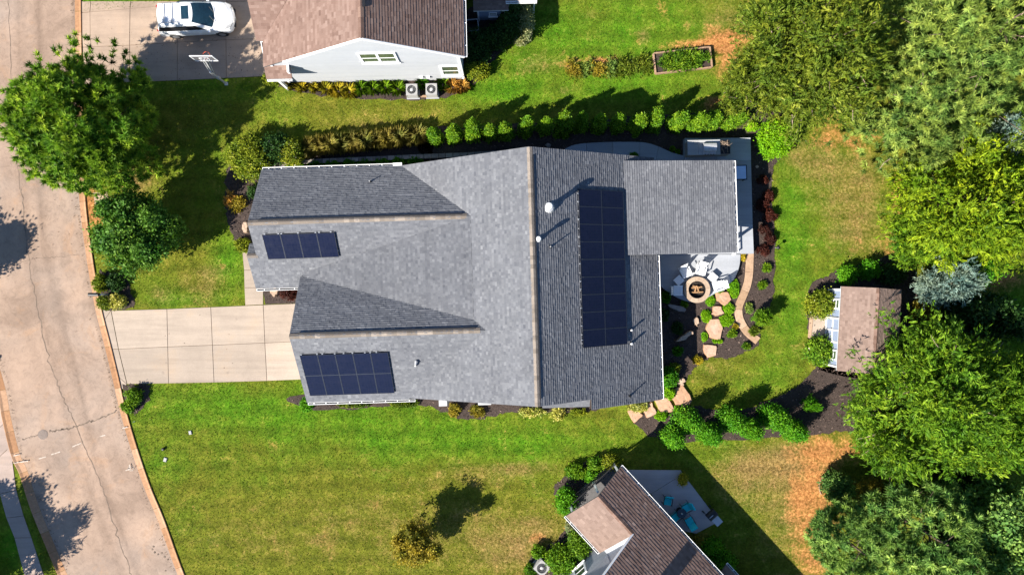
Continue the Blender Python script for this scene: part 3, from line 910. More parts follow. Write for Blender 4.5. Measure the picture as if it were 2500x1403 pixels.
def build_road():
    n, w = 220, 22
    A, B = resample(LC, n), resample(RC, n)
    verts, faces, st = [], [], []
    for i in range(n):
        for j in range(w + 1):
            f = j / w
            verts.append((A[i][0] + (B[i][0] - A[i][0]) * f, A[i][1] + (B[i][1] - A[i][1]) * f, 0.012))
            s = 0.0
            for c, ww, amp in ((0.66, 0.028, 1.0), (0.50, 0.05, .6), (0.34, 0.05, .35), (0.985, 0.02, .8), (0.02, 0.02, .6)):
                s += amp * math.exp(-((f - c - 0.01 * math.sin(i * 0.11)) / ww) ** 2)
            st.append(min(1.2, s))
    for i in range(n - 1):
        for j in range(w):
            a = i * (w + 1) + j
            faces.append((a, a + 1, a + w + 2, a + w + 1))
    me = bpy.data.meshes.new('road')
    me.from_pydata(verts, [], faces)
    a = me.attributes.new('streak', 'FLOAT', 'POINT'); a.data.foreach_set('value', st)
    me.materials.append(M['road']); me.update()
    road = tag(link('road', me), 'worn tan asphalt street curving past the driveways', kind='structure')
    # seam, cracks and utility paint lie on the asphalt as thin sheets
    rng = random.Random(4)
    def strip(name, pts, w0, mat, z, jag=0.0, parent=road, seed=1):
        r = random.Random(seed)
        mb = MB()
        c = smooth_curve(pts, 10)
        c = [(x + r.gauss(0, jag), y + r.gauss(0, jag)) for x, y in c]
        c = G(c)
        for i in range(len(c) - 1):
            a, b = c[i], c[i + 1]
            tx, ty = b[0] - a[0], b[1] - a[1]; q = math.hypot(tx, ty) or 1
            nx_, ny_ = -ty / q, tx / q
            w1 = w0 * r.uniform(0.35, 1.1); w2 = w0 * r.uniform(0.35, 1.1)
            mb.face([(a[0] + nx_ * w1, a[1] + ny_ * w1, z), (b[0] + nx_ * w2, b[1] + ny_ * w2, z), (b[0] - nx_ * w2, b[1] - ny_ * w2, z), (a[0] - nx_ * w1, a[1] - ny_ * w1, z)])
        return mb.build(name, mat, parent)
    seam = [(52, 460), (62, 560), (72, 640), (90, 750), (118, 870), (150, 960), (178, 1020), (212, 1100), (250, 1190), (275, 1270), (302, 1350), (322, 1403)]
    strip('seam', seam, 0.036, 'tar', 0.018, 1.6, seed=3)
    strip('seam', [(20, 0), (26, 130), (34, 300), (50, 460)], 0.022, 'tar', 0.018, 1.4, seed=4)
    strip('crack', [(286, 1003), (255, 1016), (215, 1030), (180, 1042), (150, 1048), (120, 1054)], 0.05, 'tar', 0.019, 1.4, seed=5)
    strip('crack', [(92, 1062), (75, 1066), (55, 1072)], 0.025, 'tar', 0.019, 1.2, seed=6)
    strip('crack', [(207, 618), (170, 624), (130, 628), (95, 631), (72, 634), (30, 645), (-10, 655)], 0.016, 'tar', 0.019, 1.2, seed=7)
    for a, b in (((125, 1109), (147, 1102)), ((177, 1090), (198, 1081)), ((35, 1129), (70, 1124)), ((36, 1111), (50, 1108)), ((300, 1044), (314, 1041)),
                 ((244, 1065), (258, 1061)), ((95, 1119), (112, 1114)), ((308, 1147), (322, 1142)), ((318, 1132), (319, 1141))):
        strip('paint_mark', [a, b], 0.045, 'paint', 0.021 if a[0] > 60 and a[0] < 295 else 0.095, 0.2, seed=int(a[0]))
    ring = [(320 + 7 * math.cos(t * .7), 1143 + 5 * math.sin(t * .7)) for t in range(10)]
    strip('paint_mark', ring, 0.035, 'paint', 0.021, 0.1, seed=11)
    return road
ROAD = build_road()

def kerb(name, line, side, width, label):
    """Gutter and kerb in cast lengths with open joints, each length a piece of its own."""
    k = empty(name, (line[len(line) // 2][0], line[len(line) // 2][1], 0))
    tag(k, label, kind='structure')
    o = Vector(k.location)
    inner = resample(line, 600); outer = offset_line(inner, side * width); mid = offset_line(inner, side * width * 0.66); back = offset_line(inner, side * width * 0.94)
    rng = random.Random(8)
    i = 0
    step = 10
    while i < 599:
        j = min(599, i + step)
        mb = MB(); t = rng.random()
        for q in range(i, j):
            e0 = 0.12 if q == i else 0.0
            def lp(L, q, e): return (L[q][0] + (L[q + 1][0] - L[q][0]) * e if q < 599 else L[q][0], L[q][1] + (L[q + 1][1] - L[q][1]) * e if q < 599 else L[q][1])
            rows = ((inner, 0.016), (mid, 0.032), (back, 0.085), (outer, 0.08), (outer, -0.05))
            for (La, za), (Lb, zb) in zip(rows, rows[1:]):
                a0, b0 = lp(La, q, e0), lp(Lb, q, e0)
                a1, b1 = La[q + 1], Lb[q + 1]
                mb.face([(a0[0] - o.x, a0[1] - o.y, za), (a1[0] - o.x, a1[1] - o.y, za), (b1[0] - o.x, b1[1] - o.y, zb), (b0[0] - o.x, b0[1] - o.y, zb)], t)
        if -22 < inner[(i + j) // 2][1] < 22:
            mb.build('kerb_length', 'kerb', k)
        i = j
kerb('kerb_right', RC, 1, 0.44, 'clay stained concrete kerb and gutter along the house side of the street')
kerb('kerb_left', LC, -1, 0.55, 'clay stained concrete kerb and gutter along the far side of the street')

def slab_field(name, label, polys, mat, z, parts='slab', base=None, joint=0.018, kind='structure', seed=0):
    """Cast slabs with recessed joints: each slab is a mesh of its own under its surface."""
    allp = [p for q in polys for p in q]
    cx = sum(p[0] for p in allp) / len(allp); cy = sum(p[1] for p in allp) / len(allp)
    e = empty(name, (cx, cy, 0)); tag(e, label, kind=kind)
    rng = random.Random(seed)
    for q in polys:
        mb = MB()
        mx = sum(p[0] for p in q) / len(q); my = sum(p[1] for p in q) / len(q)
        r = []
        for p in q:
            d = math.hypot(p[0] - mx, p[1] - my)
            r.append((p[0] - (p[0] - mx) / d * joint - cx, p[1] - (p[1] - my) / d * joint - cy))
        mb.prism(r, -0.05, z + rng.uniform(-0.002, 0.002), rng.random(), inset=0.006)
        mb.build(parts, mat, e)
    mb = MB()
    for q in (base or polys):
        mb.face([(p[0] - cx, p[1] - cy, 0.006 if z < 0.1 else z - 0.02) for p in q])
    mb.build('joint_bed', 'joint', e)
    return e

def grid_slabs(cols):
    """cols: lists of pixel points down each joint line; neighbours make slabs."""
    out = []
    for a, b in zip(cols, cols[1:]):
        for i in range(min(len(a), len(b)) - 1):
            out.append(G([a[i], a[i + 1], b[i + 1], b[i]]))
    return out

slab_field('driveway', 'pale concrete driveway with sawn joints leading to the grey roofed house',
           grid_slabs([[(272, 758), (290, 851.5), (311, 937)], [(408, 754), (410, 846), (412, 935)], [(515, 749.5), (519, 842), (523, 933)],
                       [(643, 744), (647, 836.5), (652, 929)], [(765, 739), (770, 831), (775, 924)]]), 'drive', 0.030, seed=2)
slab_field('driveway_apron', 'narrow concrete apron between the kerb and the pale driveway',
           [G([(246, 754), (258, 757), (271, 758), (256, 780)]), G([(256, 780), (271, 758), (289, 851.5), (271, 852.5)]), G([(271, 852.5), (289, 851.5), (310, 937), (290, 920)]),
            G([(290, 920), (310, 937), (303, 948), (296, 950)])], 'drive', 0.026, seed=3)
slab_field('front_walk', 'concrete front walk from the driveway to the porch',
           [G([(592, 616), (655, 616), (655, 659), (596, 659)]), G([(596, 659), (655, 659), (655, 702), (597, 702)]), G([(597, 702), (643, 702), (643, 743), (599, 745)])], 'drive', 0.03, seed=4)
slab_field('neighbour_driveway', 'older concrete driveway under the white minivan',
           grid_slabs([[(199, 4), (199, 32), (203, 116), (206, 205)], [(222, 4), (220, 30), (221, 115), (224, 206)], [(320, 4), (318, 22), (317, 111), (317, 201)],
                       [(436, 4), (434, 12), (433, 104), (434, 197)], [(556, -60), (553, 6), (552, 98), (553, 191)], [(680, -60), (680, 0), (680, 93), (680, 185)]]), 'drive_old', 0.03, seed=5)
slab_field('sidewalk', 'pinkish concrete sidewalk along the far kerb',
           grid_slabs([[(-30, 1000), (-20, 1060), (-8, 1120), (0, 1205), (16, 1263), (36, 1312), (60, 1402), (90, 1480)],
                       [(4, 990), (14, 1030), (26, 1090), (40, 1195), (58, 1258), (77, 1311), (107, 1402), (136, 1480)]]), 'walk', 0.03, seed=6)
slab_field('far_apron', 'pale concrete apron of the drive across the street',
           [G([(4, 1000), (18, 1020), (34, 1105), (40, 1130), (22, 1122)]), G([(-60, 1100), (-8, 1120), (0, 1205), (-50, 1190)])], 'drive', 0.026, seed=7)

# bare concrete pad where the red clay washes over the verge
slab_field('meter_pad', 'small clay stained concrete pad on the verge below the big pine', [G([(228, 470), (262, 468), (270, 497), (232, 503)])], 'edging', 0.03, seed=8)

# ------------------------------------------------------------------ mulch beds
BEDS = []
def bed(name, label, px, seed, mat='mulch', z=0.03, chips=30, smooth=True, kind='structure', wob=0.06):
    c = G(closed_curve(px, 6) if smooth else px)
    rng = random.Random(seed)
    c = [(x + rng.gauss(0, wob), y + rng.gauss(0, wob)) for x, y in c]
    cx = sum(p[0] for p in c) / len(c); cy = sum(p[1] for p in c) / len(c)
    mb = MB()
    top = [(p[0], p[1], z) for p in c]
    mb.face(top)
    mb.hull([(p[0], p[1], -0.02) for p in c], top, cap=False)
    o = mb.build(name, mat)
    tag(o, label, kind=kind)
    BEDS.append(c)
    # loose bark: real chips scattered over the bed
    g = np.random.default_rng(seed)
    xs = [p[0] for p in c]; ys = [p[1] for p in c]
    area = (max(xs) - min(xs)) * (max(ys) - min(ys))
    n = int(area * chips * 1.5)
    pts = np.stack([g.uniform(min(xs), max(xs), n), g.uniform(min(ys), max(ys), n)], axis=1)
    pts = pts[(np.abs(pts[:, 0]) < 35) & (np.abs(pts[:, 1]) < 20)]
    keep = np.array([inside(c, x, y) for x, y in pts], dtype=bool)
    pts = pts[keep]
    if len(pts) == 0: return o
    n = len(pts)
    pos = np.stack([pts[:, 0], pts[:, 1], np.full(n, z + 0.004) + g.random(n) * 0.02], axis=1)
    a = g.uniform(0, 6.28, n)
    d = unit(np.stack([np.cos(a), np.sin(a), g.normal(0, 0.35, n)], axis=1))
    nr = unit(g.normal(size=(n, 3)) * 0.4 + np.array([0, 0, 1.0]))
    v, m = blades(pos, d, nr, g.uniform(0.06, 0.17, n), g.uniform(0.025, 0.07, n), 'quad')
    me = np_mesh('bark_chips', v, m, np.clip(g.normal(0.42, 0.24, n), 0, 1), M['chip'])
    tag(link('bark_chips', me, o), kind='stuff')
    return o

bed('hedge_bed', 'dark mulch bed under the hedge row and around the raised patio',
    [(1030, 318), (1150, 312), (1300, 302), (1500, 290), (1650, 280), (1760, 268), (1850, 262), (1940, 285), (1955, 305), (1935, 345), (1895, 400), (1882, 440), (1886, 520), (1892, 600),
     (1890, 700), (1878, 760), (1858, 805), (1852, 838), (1815, 862), (1780, 874), (1742, 872), (1705, 888), (1685, 915), (1668, 940), (1640, 955), (1590, 950), (1500, 800), (1400, 500), (1200, 420), (1040, 390)], 31, chips=34)
bed('grass_bed', 'mulch strip under the tan ornamental grasses', [(735, 352), (800, 348), (900, 340), (1035, 316), (1050, 392), (900, 398), (740, 404), (690, 410), (680, 395)], 32, chips=20)
bed('front_bed', 'mulch bed at the street end of the grey roofed house', [(560, 402), (553, 450), (550, 500), (556, 545), (575, 590), (600, 612), (640, 600), (660, 420), (600, 395)], 33, chips=40)
bed('porch_bed', 'small planted mulch bed beside the front walk', [(644, 700), (740, 696), (740, 738), (646, 742)], 34, chips=40, smooth=False)
bed('mailbox_bed', 'planted mulch bed around the mailbox', [(238, 668), (270, 664), (300, 672), (318, 700), (328, 738), (318, 752), (262, 755), (244, 735)], 35, chips=40)
bed('drive_corner_bed', 'small mulch bed at the lower corner of the driveway', [(302, 942), (330, 938), (364, 940), (362, 968), (345, 1000), (322, 1008), (306, 985)], 36, chips=40)
bed('side_bed', 'narrow mulch bed along the lower side wall of the main house', [(752, 960), (755, 996), (850, 998), (960, 990), (1030, 988), (1080, 1004), (1110, 1018), (1150, 1022), (1210, 1014), (1260, 1004), (1330, 1006), (1440, 1004), (1450, 960)], 37, chips=30)
bed('arborvitae_bed', 'mulch bed with the paired evergreen shrubs near the shed',
    [(1545, 1020), (1600, 1000), (1690, 990), (1740, 1000), (1800, 1000), (1870, 980), (1940, 945), (1985, 905), (2010, 880), (2120, 890), (2180, 930), (2120, 1040), (2040, 1052), (1985, 1062), (1900, 1066), (1780, 1072), (1690, 1078), (1625, 1078), (1575, 1055)], 38, chips=34)
bed('shed_bed', 'mulch bed curving around the garden shed', [(1978, 700), (2010, 680), (2050, 655), (2110, 640), (2210, 625), (2240, 700), (2220, 850), (2120, 920), (2010, 905), (1982, 870), (1972, 800)], 39, chips=24)
bed('neighbour_bed', 'strip bed along the white gable wall of the neighbour house', [(650, 190), (700, 200), (900, 195), (1130, 188), (1145, 205), (1100, 235), (1000, 245), (860, 240), (720, 222), (665, 205)], 40, chips=20)
bed('corner_house_bed', 'curving bed beside the lower corner house', [(1352, 1190), (1370, 1168), (1410, 1140), (1450, 1115), (1490, 1112), (1520, 1140), (1500, 1180), (1430, 1240), (1400, 1270), (1375, 1240), (1358, 1215)], 41, chips=40)
bed('corner_house_bed', 'bed with clipped shrubs in front of the lower corner house', [(1288, 1403), (1290, 1370), (1315, 1345), (1355, 1320), (1380, 1292), (1400, 1290), (1470, 1360), (1430, 1440), (1300, 1450)], 42, chips=40)
bed('rear_bed', 'shaded leafy bed behind the neighbour house', [(1135, 30), (1250, 20), (1300, 40), (1290, 100), (1250, 105), (1200, 150), (1180, 190), (1135, 190)], 43, chips=20)
bed('corner_rear_bed', 'shaded bed behind the lower corner house patio', [(1700, 1340), (1740, 1315), (1770, 1345), (1800, 1403), (1830, 1460), (1760, 1460)], 44, chips=30)

def rope(name, label, px, w, h, mat, n, parts, seed=0, gap=0.02):
    """A curving row of cast or laid pieces, each a mesh of its own."""
    c = resample(G(smooth_curve(px, 8)), n * 4 + 1)
    L, R_ = offset_line(c, w / 2), offset_line(c, -w / 2)
    e = empty(name, (c[len(c) // 2][0], c[len(c) // 2][1], 0)); tag(e, label, 'edging' if 'edging' in name else 'wall')
    o = e.location
    rng = random.Random(seed)
    for i in range(n):
        mb = MB()
        a, b = i * 4, i * 4 + 4
        poly = L[a:b + 1] + R_[a:b + 1][::-1]
        mx = sum(p[0] for p in poly) / len(poly); my = sum(p[1] for p in poly) / len(poly)
        poly = [(mx + (p[0] - mx) * (1 - gap) - o.x, my + (p[1] - my) * (1 - gap) - o.y) for p in poly]
        mb.prism(poly, -0.03, h + rng.uniform(-0.01, 0.01), rng.random(), inset=min(0.02, h * 0.3))
        mb.build(parts, mat, e)
    return e
rope('curved_edging', 'tan curved concrete edging path winding down from the patio corner', [(1830, 616), (1829, 655), (1825, 690), (1812, 725), (1802, 752), (1806, 780), (1822, 808), (1850, 832)], 0.52, 0.10, 'edging', 5, 'edging_piece', 3, 0.006)
rope('block_wall', 'low grey retaining wall of blocks below the ornamental grasses', [(668, 408), (700, 401), (760, 396), (900, 390), (1030, 384), (1150, 379), (1300, 370)], 0.30, 0.32, 'stonewall', 36, 'wall_block', 4, 0.04)

# ------------------------------------------------------------------ building helpers
def obox(mb, c, ex, ey, ez, tint=0.5):
    """Box from its centre and three half-edge vectors."""
    c, ex, ey, ez = Vector(c), Vector(ex), Vector(ey), Vector(ez)
    mb.hull([c - ez + ex * a + ey * b for a, b in ((-1, -1), (1, -1), (1, 1), (-1, 1))], [c + ez + ex * a + ey * b for a, b in ((-1, -1), (1, -1), (1, 1), (-1, 1))], tint)

def window(parent, c, u, nrm, w, h, cols=1, fr=0.09, glass='glass', name='window'):
    """Framed sash window on a wall: frame, panes, meeting rail and sill are separate pieces."""
    c, u, nrm = Vector(c), Vector(u).normalized(), Vector(nrm).normalized()
    up = Vector((0, 0, 1))
    mb = MB()
    for sx in (-1, 1):
        obox(mb, c + u * sx * (w / 2 + fr / 2), u * fr / 2, nrm * 0.045, up * (h / 2 + fr))
    for sz in (-1, 1):
        obox(mb, c + up * sz * (h / 2 + fr / 2), u * (w / 2 - 0.001), nrm * 0.043, up * fr / 2)
    for k in range(1, cols):
        obox(mb, c + u * (-w / 2 + w * k / cols), u * fr * 0.6, nrm * 0.041, up * (h / 2 - 0.001))
    f = mb.build(name, 'white', parent)
    cw = w / cols
    for k in range(cols):
        cc = c + u * (-w / 2 + cw * (k + 0.5))
        for sz in (-1, 1):
            mb = MB(); obox(mb, cc + up * sz * h / 4 + nrm * (0.006 + 0.012 * (sz > 0)), u * (cw / 2 - 0.03), nrm * 0.008, up * (h / 4 - 0.03))
            mb.build('pane', glass, f)
        mb = MB(); obox(mb, cc + nrm * 0.025, u * (cw / 2 - 0.002), nrm * 0.02, up * 0.025); mb.build('meeting_rail', 'white', f)
    mb = MB(); obox(mb, c - up * (h / 2 + fr + 0.03) + nrm * 0.05, u * (w / 2 + fr + 0.05), nrm * 0.06, up * 0.028); mb.build('sill', 'white', f)
    return f

def gutter(parent, a, b, side, w=0.13, hang=0.75):
    """Open white trough with straps; SIDE points away from the roof."""
    a, b, s = Vector(a), Vector(b), Vector(side).normalized()
    d = (b - a); L = d.length; d.normalize(); up = Vector((0, 0, 1)); m = (a + b) / 2
    mb = MB()
    obox(mb, m + s * w, d * L / 2, s * 0.014, up * 0.055)
    obox(mb, m + s * 0.012, d * L / 2, s * 0.010, up * 0.052)
    for e, k in ((a, 1), (b, -1)):
        obox(mb, e + d * 0.01 * k + s * (w / 2 + 0.01), d * 0.012, s * (w / 2 - 0.01), up * 0.05)
    g = mb.build('gutter', 'white', parent)
    mb = MB(); obox(mb, m + s * (w / 2 + 0.01) - up * 0.045, d * (L / 2 - 0.02), s * (w / 2 - 0.012), up * 0.008); mb.build('trough', 'black', g)
    n = max(2, int(L / hang))
    for i in range(n):
        mb = MB(); obox(mb, a + d * (L * (i + 0.5) / n) + s * (w / 2 + 0.01) + up * 0.03, d * 0.02, s * (w / 2 - 0.01), up * 0.006); mb.build('gutter_strap', 'white', g)
    return g

def roof_planes(parent, planes, mat, seed, along_of, deck='deckwood', expo=0.15, th=0.10, tab=(0.11, 0.25), name='roof', cover='shingles', step=0.020):
    """planes: convex polygons of 3D points. One deck mesh; the shingle courses are its covering."""
    d = MB(); s = MB(); rng = random.Random(seed)
    for i, p in enumerate(planes):
        d.slab([(q[0], q[1], q[2]) for q in p], th)
        al, org = along_of(i)
        courses(s, p, al, rng, expo=expo, tab=tab, origin=org, th=step, extra=step * 0.5)
    r = d.build(name, deck, parent)
    tag(s.build(cover, mat, r), kind='stuff')
    return r

def prism_axis(mb, prof, a0, a1, axis):
    """prof: (across, z) outline extruded along local x (axis 0) or y (axis 1)."""
    f = (lambda s, q: (s, q[0], q[1])) if axis == 0 else (lambda s, q: (q[0], s, q[1]))
    mb.hull([f(a0, q) for q in prof], [f(a1, q) for q in prof])

# ------------------------------------------------------------------ the grey roofed main house
HF = Frame(0, 0, 1.8)
house = empty('main_house', (0, 0, 0), math.radians(1.8), 'large house with grey shingle roof, two front wings and three solar arrays', 'house')
zR = lambda u, v: 7.4 - 0.579 * (u - 1.23)
zL = lambda u, v: 7.4 - 0.579 * (1.23 - u)
zA = lambda u, v: 5.35 - 0.7163 * (v - 4.3)
zB = lambda u, v: 5.35 - 0.662 * (4.3 - v)
zC = lambda u, v: 5.35 + 0.187 * (u + 2.31)
zD = lambda u, v: 5.75 - 0.678 * (v + 2.45)
zS = lambda u, v: 5.75 - 0.678 * (-2.45 - v)
zP = lambda u, v: 4.05 - 1.05 * (u - 7.04) / 7.04
def pl(f, pts): return [(u, v, f(u, v)) for u, v in pts]
planes = [
    (pl(zR, [(1.23, -6.73), (9.17, -6.73), (9.17, 7.86), (1.23, 7.86)]), (0, 1, 0)),
    (pl(zR, [(4.45, -7.33), (9.17, -7.33), (9.17, -6.73), (4.45, -6.73)]), (0, 1, 0)),
    (pl(zL, [(1.23, 7.86), (-6.72, 7.86), (-2.31, 4.3), (1.23, 4.3)]), (0, 1, 0)),
    (pl(zL, [(1.23, 4.3), (-2.31, 4.3), (-2.31, -1.86), (-1.62, -2.45), (1.23, -2.45)]), (0, 1, 0)),
    (pl(zL, [(1.23, -2.45), (-1.62, -2.45), (-6.65, -6.73), (1.23, -6.73)]), (0, 1, 0)),
    (pl(zC, [(-2.31, 4.3), (-12.95, 1.294), (-12.95, 1.075), (-2.31, -1.86)]), (0, 1, 0)),
    (pl(zB, [(-15.5, 0.45), (-12.95, 0.45), (-12.95, 4.3), (-15.5, 4.3)]), (1, 0, 0)),
    (pl(zB, [(-12.95, 1.294), (-2.31, 4.3), (-12.95, 4.3)]), (1, 0, 0)),
    (pl(zB, [(-16.08, 0.45), (-15.5, 0.45), (-15.5, 2.43), (-16.08, 2.43)]), (1, 0, 0)),
    ([(-16.08, 2.43, 4.11), (-15.4, 2.43, 4.11), (-15.4, 3.2, 3.6), (-16.08, 3.2, 3.6)], (1, 0, 0)),
    (pl(zA, [(-15.5, 4.3), (-2.31, 4.3), (-6.72, 7.86), (-15.5, 7.86)]), (1, 0, 0)),
    (pl(zD, [(-13.12, -2.45), (-1.62, -2.45), (-2.31, -1.86), (-12.95, 1.075), (-13.1, 1.075)]), (1, 0, 0)),
    (pl(zS, [(-13.12, -2.45), (-13.1, -6.8), (-6.72, -6.8), (-1.62, -2.45)]), (1, 0, 0)),
    ([(7.04, 1.75, 4.06), (14.08, 1.75, 3.0), (14.08, 7.5, 3.0), (7.04, 7.5, 4.06)], (0, 1, 0)),
    ([(1.6, -7.30, 4.60), (4.45, -7.30, 4.60), (4.45, -6.68, 4.95), (1.6, -6.68, 4.95)], (1, 0, 0)),
]
roof = roof_planes(house, [p for p, _ in planes], 'roof_grey', 5, lambda i: (planes[i][1], (1.23, 0, 7.4)))
rr = random.Random(3)
ridge_caps(roof, (1.23, -6.73, 7.4), (1.23, 7.86, 7.4), 'cap', rr, 0.25, 0.16, 0.085)
ridge_caps(roof, (-15.5, 4.3, 5.35), (-2.35, 4.3, 5.35), 'cap', rr, 0.30, 0.16, 0.09)
ridge_caps(roof, (-13.12, -2.45, 5.75), (-1.75, -2.45, 5.75), 'cap', rr, 0.30, 0.16, 0.09)
ridge_caps(roof, (-16.08, 2.43, 4.12), (-15.45, 2.43, 4.12), 'cap', rr, 0.30, 0.14, 0.09)
# black ridge vent strips beside the caps draw the thin dark line along each ridge
for a, b in (((1.33, -6.3, 7.33), (1.33, 7.4, 7.33)), ((-14.9, 4.40, 5.29), (-2.8, 4.40, 5.29)), ((-12.6, -2.35, 5.69), (-2.2, -2.35, 5.69))):
    mb = MB(); a, b = Vector(a), Vector(b); d = (b - a) / 2; s = Vector((0, 0, 0))
    side = Vector((0.11, 0, 0)) if abs(d.y) > abs(d.x) else Vector((0, 0.10, 0))
    obox(mb, (a + b) / 2, d, side, (0, 0, 0.035)); mb.build('ridge_vent', 'black', roof)
# walls
mb = MB(); prism_axis(mb, [(-6.3, 0), (8.75, 0), (8.75, 2.75), (1.23, 7.05), (-6.3, 2.72)], -6.45, 7.5, 1); mb.build('wall', 'siding_grey', house)
mb = MB(); prism_axis(mb, [(0.9, 0), (7.45, 0), (7.45, 2.7), (4.3, 5.0), (0.9, 2.75)], -15.1, -3.0, 0); mb.build('wall', 'siding_grey', house)
mb = MB(); prism_axis(mb, [(-6.4, 0), (0.85, 0), (0.85, 3.2), (-2.45, 5.4), (-6.4, 2.7)], -12.75, -2.6, 0); mb.build('wall', 'siding_grey', house)
mb = MB(); prism_axis(mb, [(4.7, 0), (8.6, 0), (8.6, 2.8), (4.7, 4.9)], -7.0, -6.46, 1); mb.build('wall', 'siding_grey', house)
mb = MB(); mb.box((3.0, -6.75, 2.2), (2.6, 0.6, 4.4)); mb.build('bay_wall', 'siding_grey', house)
gutter(house, (-15.45, 7.88, 2.72), (-6.75, 7.88, 2.72), (0, 1, 0))
gutter(house, (-16.05, 0.42, 2.72), (-13.2, 0.42, 2.72), (0, -1, 0))
gutter(house, (-13.05, -6.83, 2.72), (-6.3, -6.83, 2.72), (0, -1, 0))
gutter(house, (9.19, -7.3, 2.74), (9.19, 1.72, 2.74), (1, 0, 0), 0.12)
gutter(house, (14.10, 1.77, 2.94), (14.10, 7.48, 2.94), (1, 0, 0), 0.12)
mb = MB(); obox(mb, (-6.95, 7.95, 2.78), (0.28, 0, 0), (0, 0.09, 0), (0, 0, 0.05)); mb.build('gutter_outlet', 'white', house)
# garage door and front windows under the eaves
mb = MB(); mb.box((-12.78, -3.0, 1.15), (0.06, 4.9, 2.3)); gd = mb.build('garage_door', 'white', house)
for i in range(4):
    for j in range(4):
        mb = MB(); mb.box((-12.83, -4.7 + j * 1.15, 0.32 + i * 0.55), (0.04, 1.0, 0.42)); mb.build('panel', 'white', gd)
mb = MB(); mb.box((-15.13, 2.0, 1.05), (0.08, 0.95, 2.1)); fd = mb.build('door', 'black', house)
one('handle', 'alu', fd, 'box', (-15.2, 2.35, 1.0), (0.05, 0.05, 0.16))
for vv in (4.0, 5.8): window(house, (-15.12, vv, 1.5), (0, 1, 0), (-1, 0, 0), 0.8, 1.4)
for uu in (-10.5, -8.0): window(house, (uu, -6.42, 1.6), (1, 0, 0), (0, -1, 0), 0.8, 1.3)
for uu in (-13.0, -10.0): window(house, (uu, 7.47, 1.6), (1, 0, 0), (0, 1, 0), 0.8, 1.2)
for vv in (-5.0, -2.2, 0.2): window(house, (8.77, vv, 1.7), (0, 1, 0), (1, 0, 0), 1.2, 1.5, 2)
one('door', 'white', house, 'box', (8.79, 1.25, 1.05), (0.06, 0.9, 2.1))
# screened porch: posts, floor, low white knee wall and rails
for uu, vv in ((13.8, 2.05), (13.8, 3.9), (13.8, 5.6), (13.8, 7.2), (11.4, 2.05), (11.4, 7.2), (9.2, 7.2)):
    one('porch_post', 'white', house, 'box', (uu, vv, 1.5), (0.15, 0.15, 2.75))
one('porch_beam', 'white', house, 'box', (13.8, 4.62, 2.82), (0.16, 5.3, 0.16))
one('porch_beam', 'white', house, 'box', (11.5, 2.02, 2.98), (4.5, 0.14, 0.16))
rail = MB()
obox(rail, (14.62, 3.6, 1.18), (0.035, 0, 0), (0, 1.95, 0), (0, 0, 0.03)); obox(rail, (14.62, 3.6, 0.75), (0.025, 0, 0), (0, 1.95, 0), (0, 0, 0.025))
rail_o = rail.build('porch_rail', 'white', house)
for i in range(8):
    one('rail_post', 'white', rail_o, 'box', (14.62, 1.7 + i * 0.545, 0.88), (0.07, 0.07, 0.66))
one('utility_box', 'galv', house, 'box', (-4.62, -6.93, 1.15), (0.52, 0.93, 2.3))
one('hose_cabinet', 'galv', house, 'box', (-2.0, -6.99, 0.82), (0.85, 1.05, 1.64))

# solar arrays, each panel bedded on rails parallel to the slope
def solar(label, corners, zf, nx, ny, off=0.14):
    """corners: pixels of the array in order; local grid follows the roof plane."""
    q = [HF.hit(a, b, zf, off) for a, b in corners]
    c = sum(q, Vector((0, 0, 0))) / 4
    wc = Vector((c.x * HF.c - c.y * HF.s, c.x * HF.s + c.y * HF.c, c.z))
    e = empty('solar_array', wc, 0, label, 'solar panels', 'solar arrays on the grey roof')
    # a true rectangle on the slope
    ex = ((q[1] - q[0]) + (q[2] - q[3])) / 2; ey = ((q[3] - q[0]) + (q[2] - q[1])) / 2
    nrm = ex.cross(ey).normalized()
    if nrm.z < 0: nrm = -nrm
    lx, ly = ex.length, ey.length
    X = ex.normalized(); Y = nrm.cross(X).normalized()
    if Y.dot(ey) < 0: Y = -Y
    hz = Matrix.Rotation(HF.a, 3, 'Z')
    rot = Matrix((hz @ X, hz @ Y, hz @ X.cross(Y))).transposed()
    e.rotation_euler = rot.to_euler()
    sgn = 1 if X.cross(Y).z > 0 else -1
    pw, ph = lx / nx, ly / ny
    fr = MB()
    gx, gy = pw / 2 - 0.010, ph / 2 - 0.010
    for sx in (-1, 1): fr.box((sx * (gx - 0.012), 0, 0), (0.024, 2 * gy, 0.040))
    for sy in (-1, 1): fr.box((0, sy * (gy - 0.012), 0), (2 * gx - 0.05, 0.024, 0.039))
    frm = fr.mesh('panel_frame', M['solar_frame'])
    pn = MB(); pn.box((0, 0, 0), (2 * gx - 0.03, 2 * gy - 0.03, 0.026)); pm = pn.mesh('solar_panel', M['solar'])
    for i in range(nx):
        for j in range(ny):
            o = link('solar_panel', pm, e); o.location = (-lx / 2 + pw * (i + 0.5), -ly / 2 + ph * (j + 0.5), sgn * 0.0)
            link('panel_frame', frm, o)
    for j in range(ny):
        for f in (0.25, 0.75):
            mb = MB(); mb.box((0, -ly / 2 + ph * (j + f), -sgn * 0.055), (lx + 0.05, 0.05, 0.05)); mb.build('mounting_rail', 'alu', e)
    for i in range(nx + 1):
        if 0 < i < nx:
            one('clamp_strip', 'clamp', e, 'box', (-lx / 2 + pw * i, 0, sgn * 0.012), (0.012 if nx > 2 else 0.03, ly, 0.012))
    for j in range(1, ny):
        one('clamp_strip', 'clamp', e, 'box', (0, -ly / 2 + ph * j, sgn * 0.010), (lx, 0.014 if ny > 2 else 0.03, 0.014))
    return e, lx, ly
def clips(e, pts):
    for x, y in pts:
        one('end_clamp', 'alu', e, 'box', (x, y, 0.0), (0.09, 0.04, 0.05))
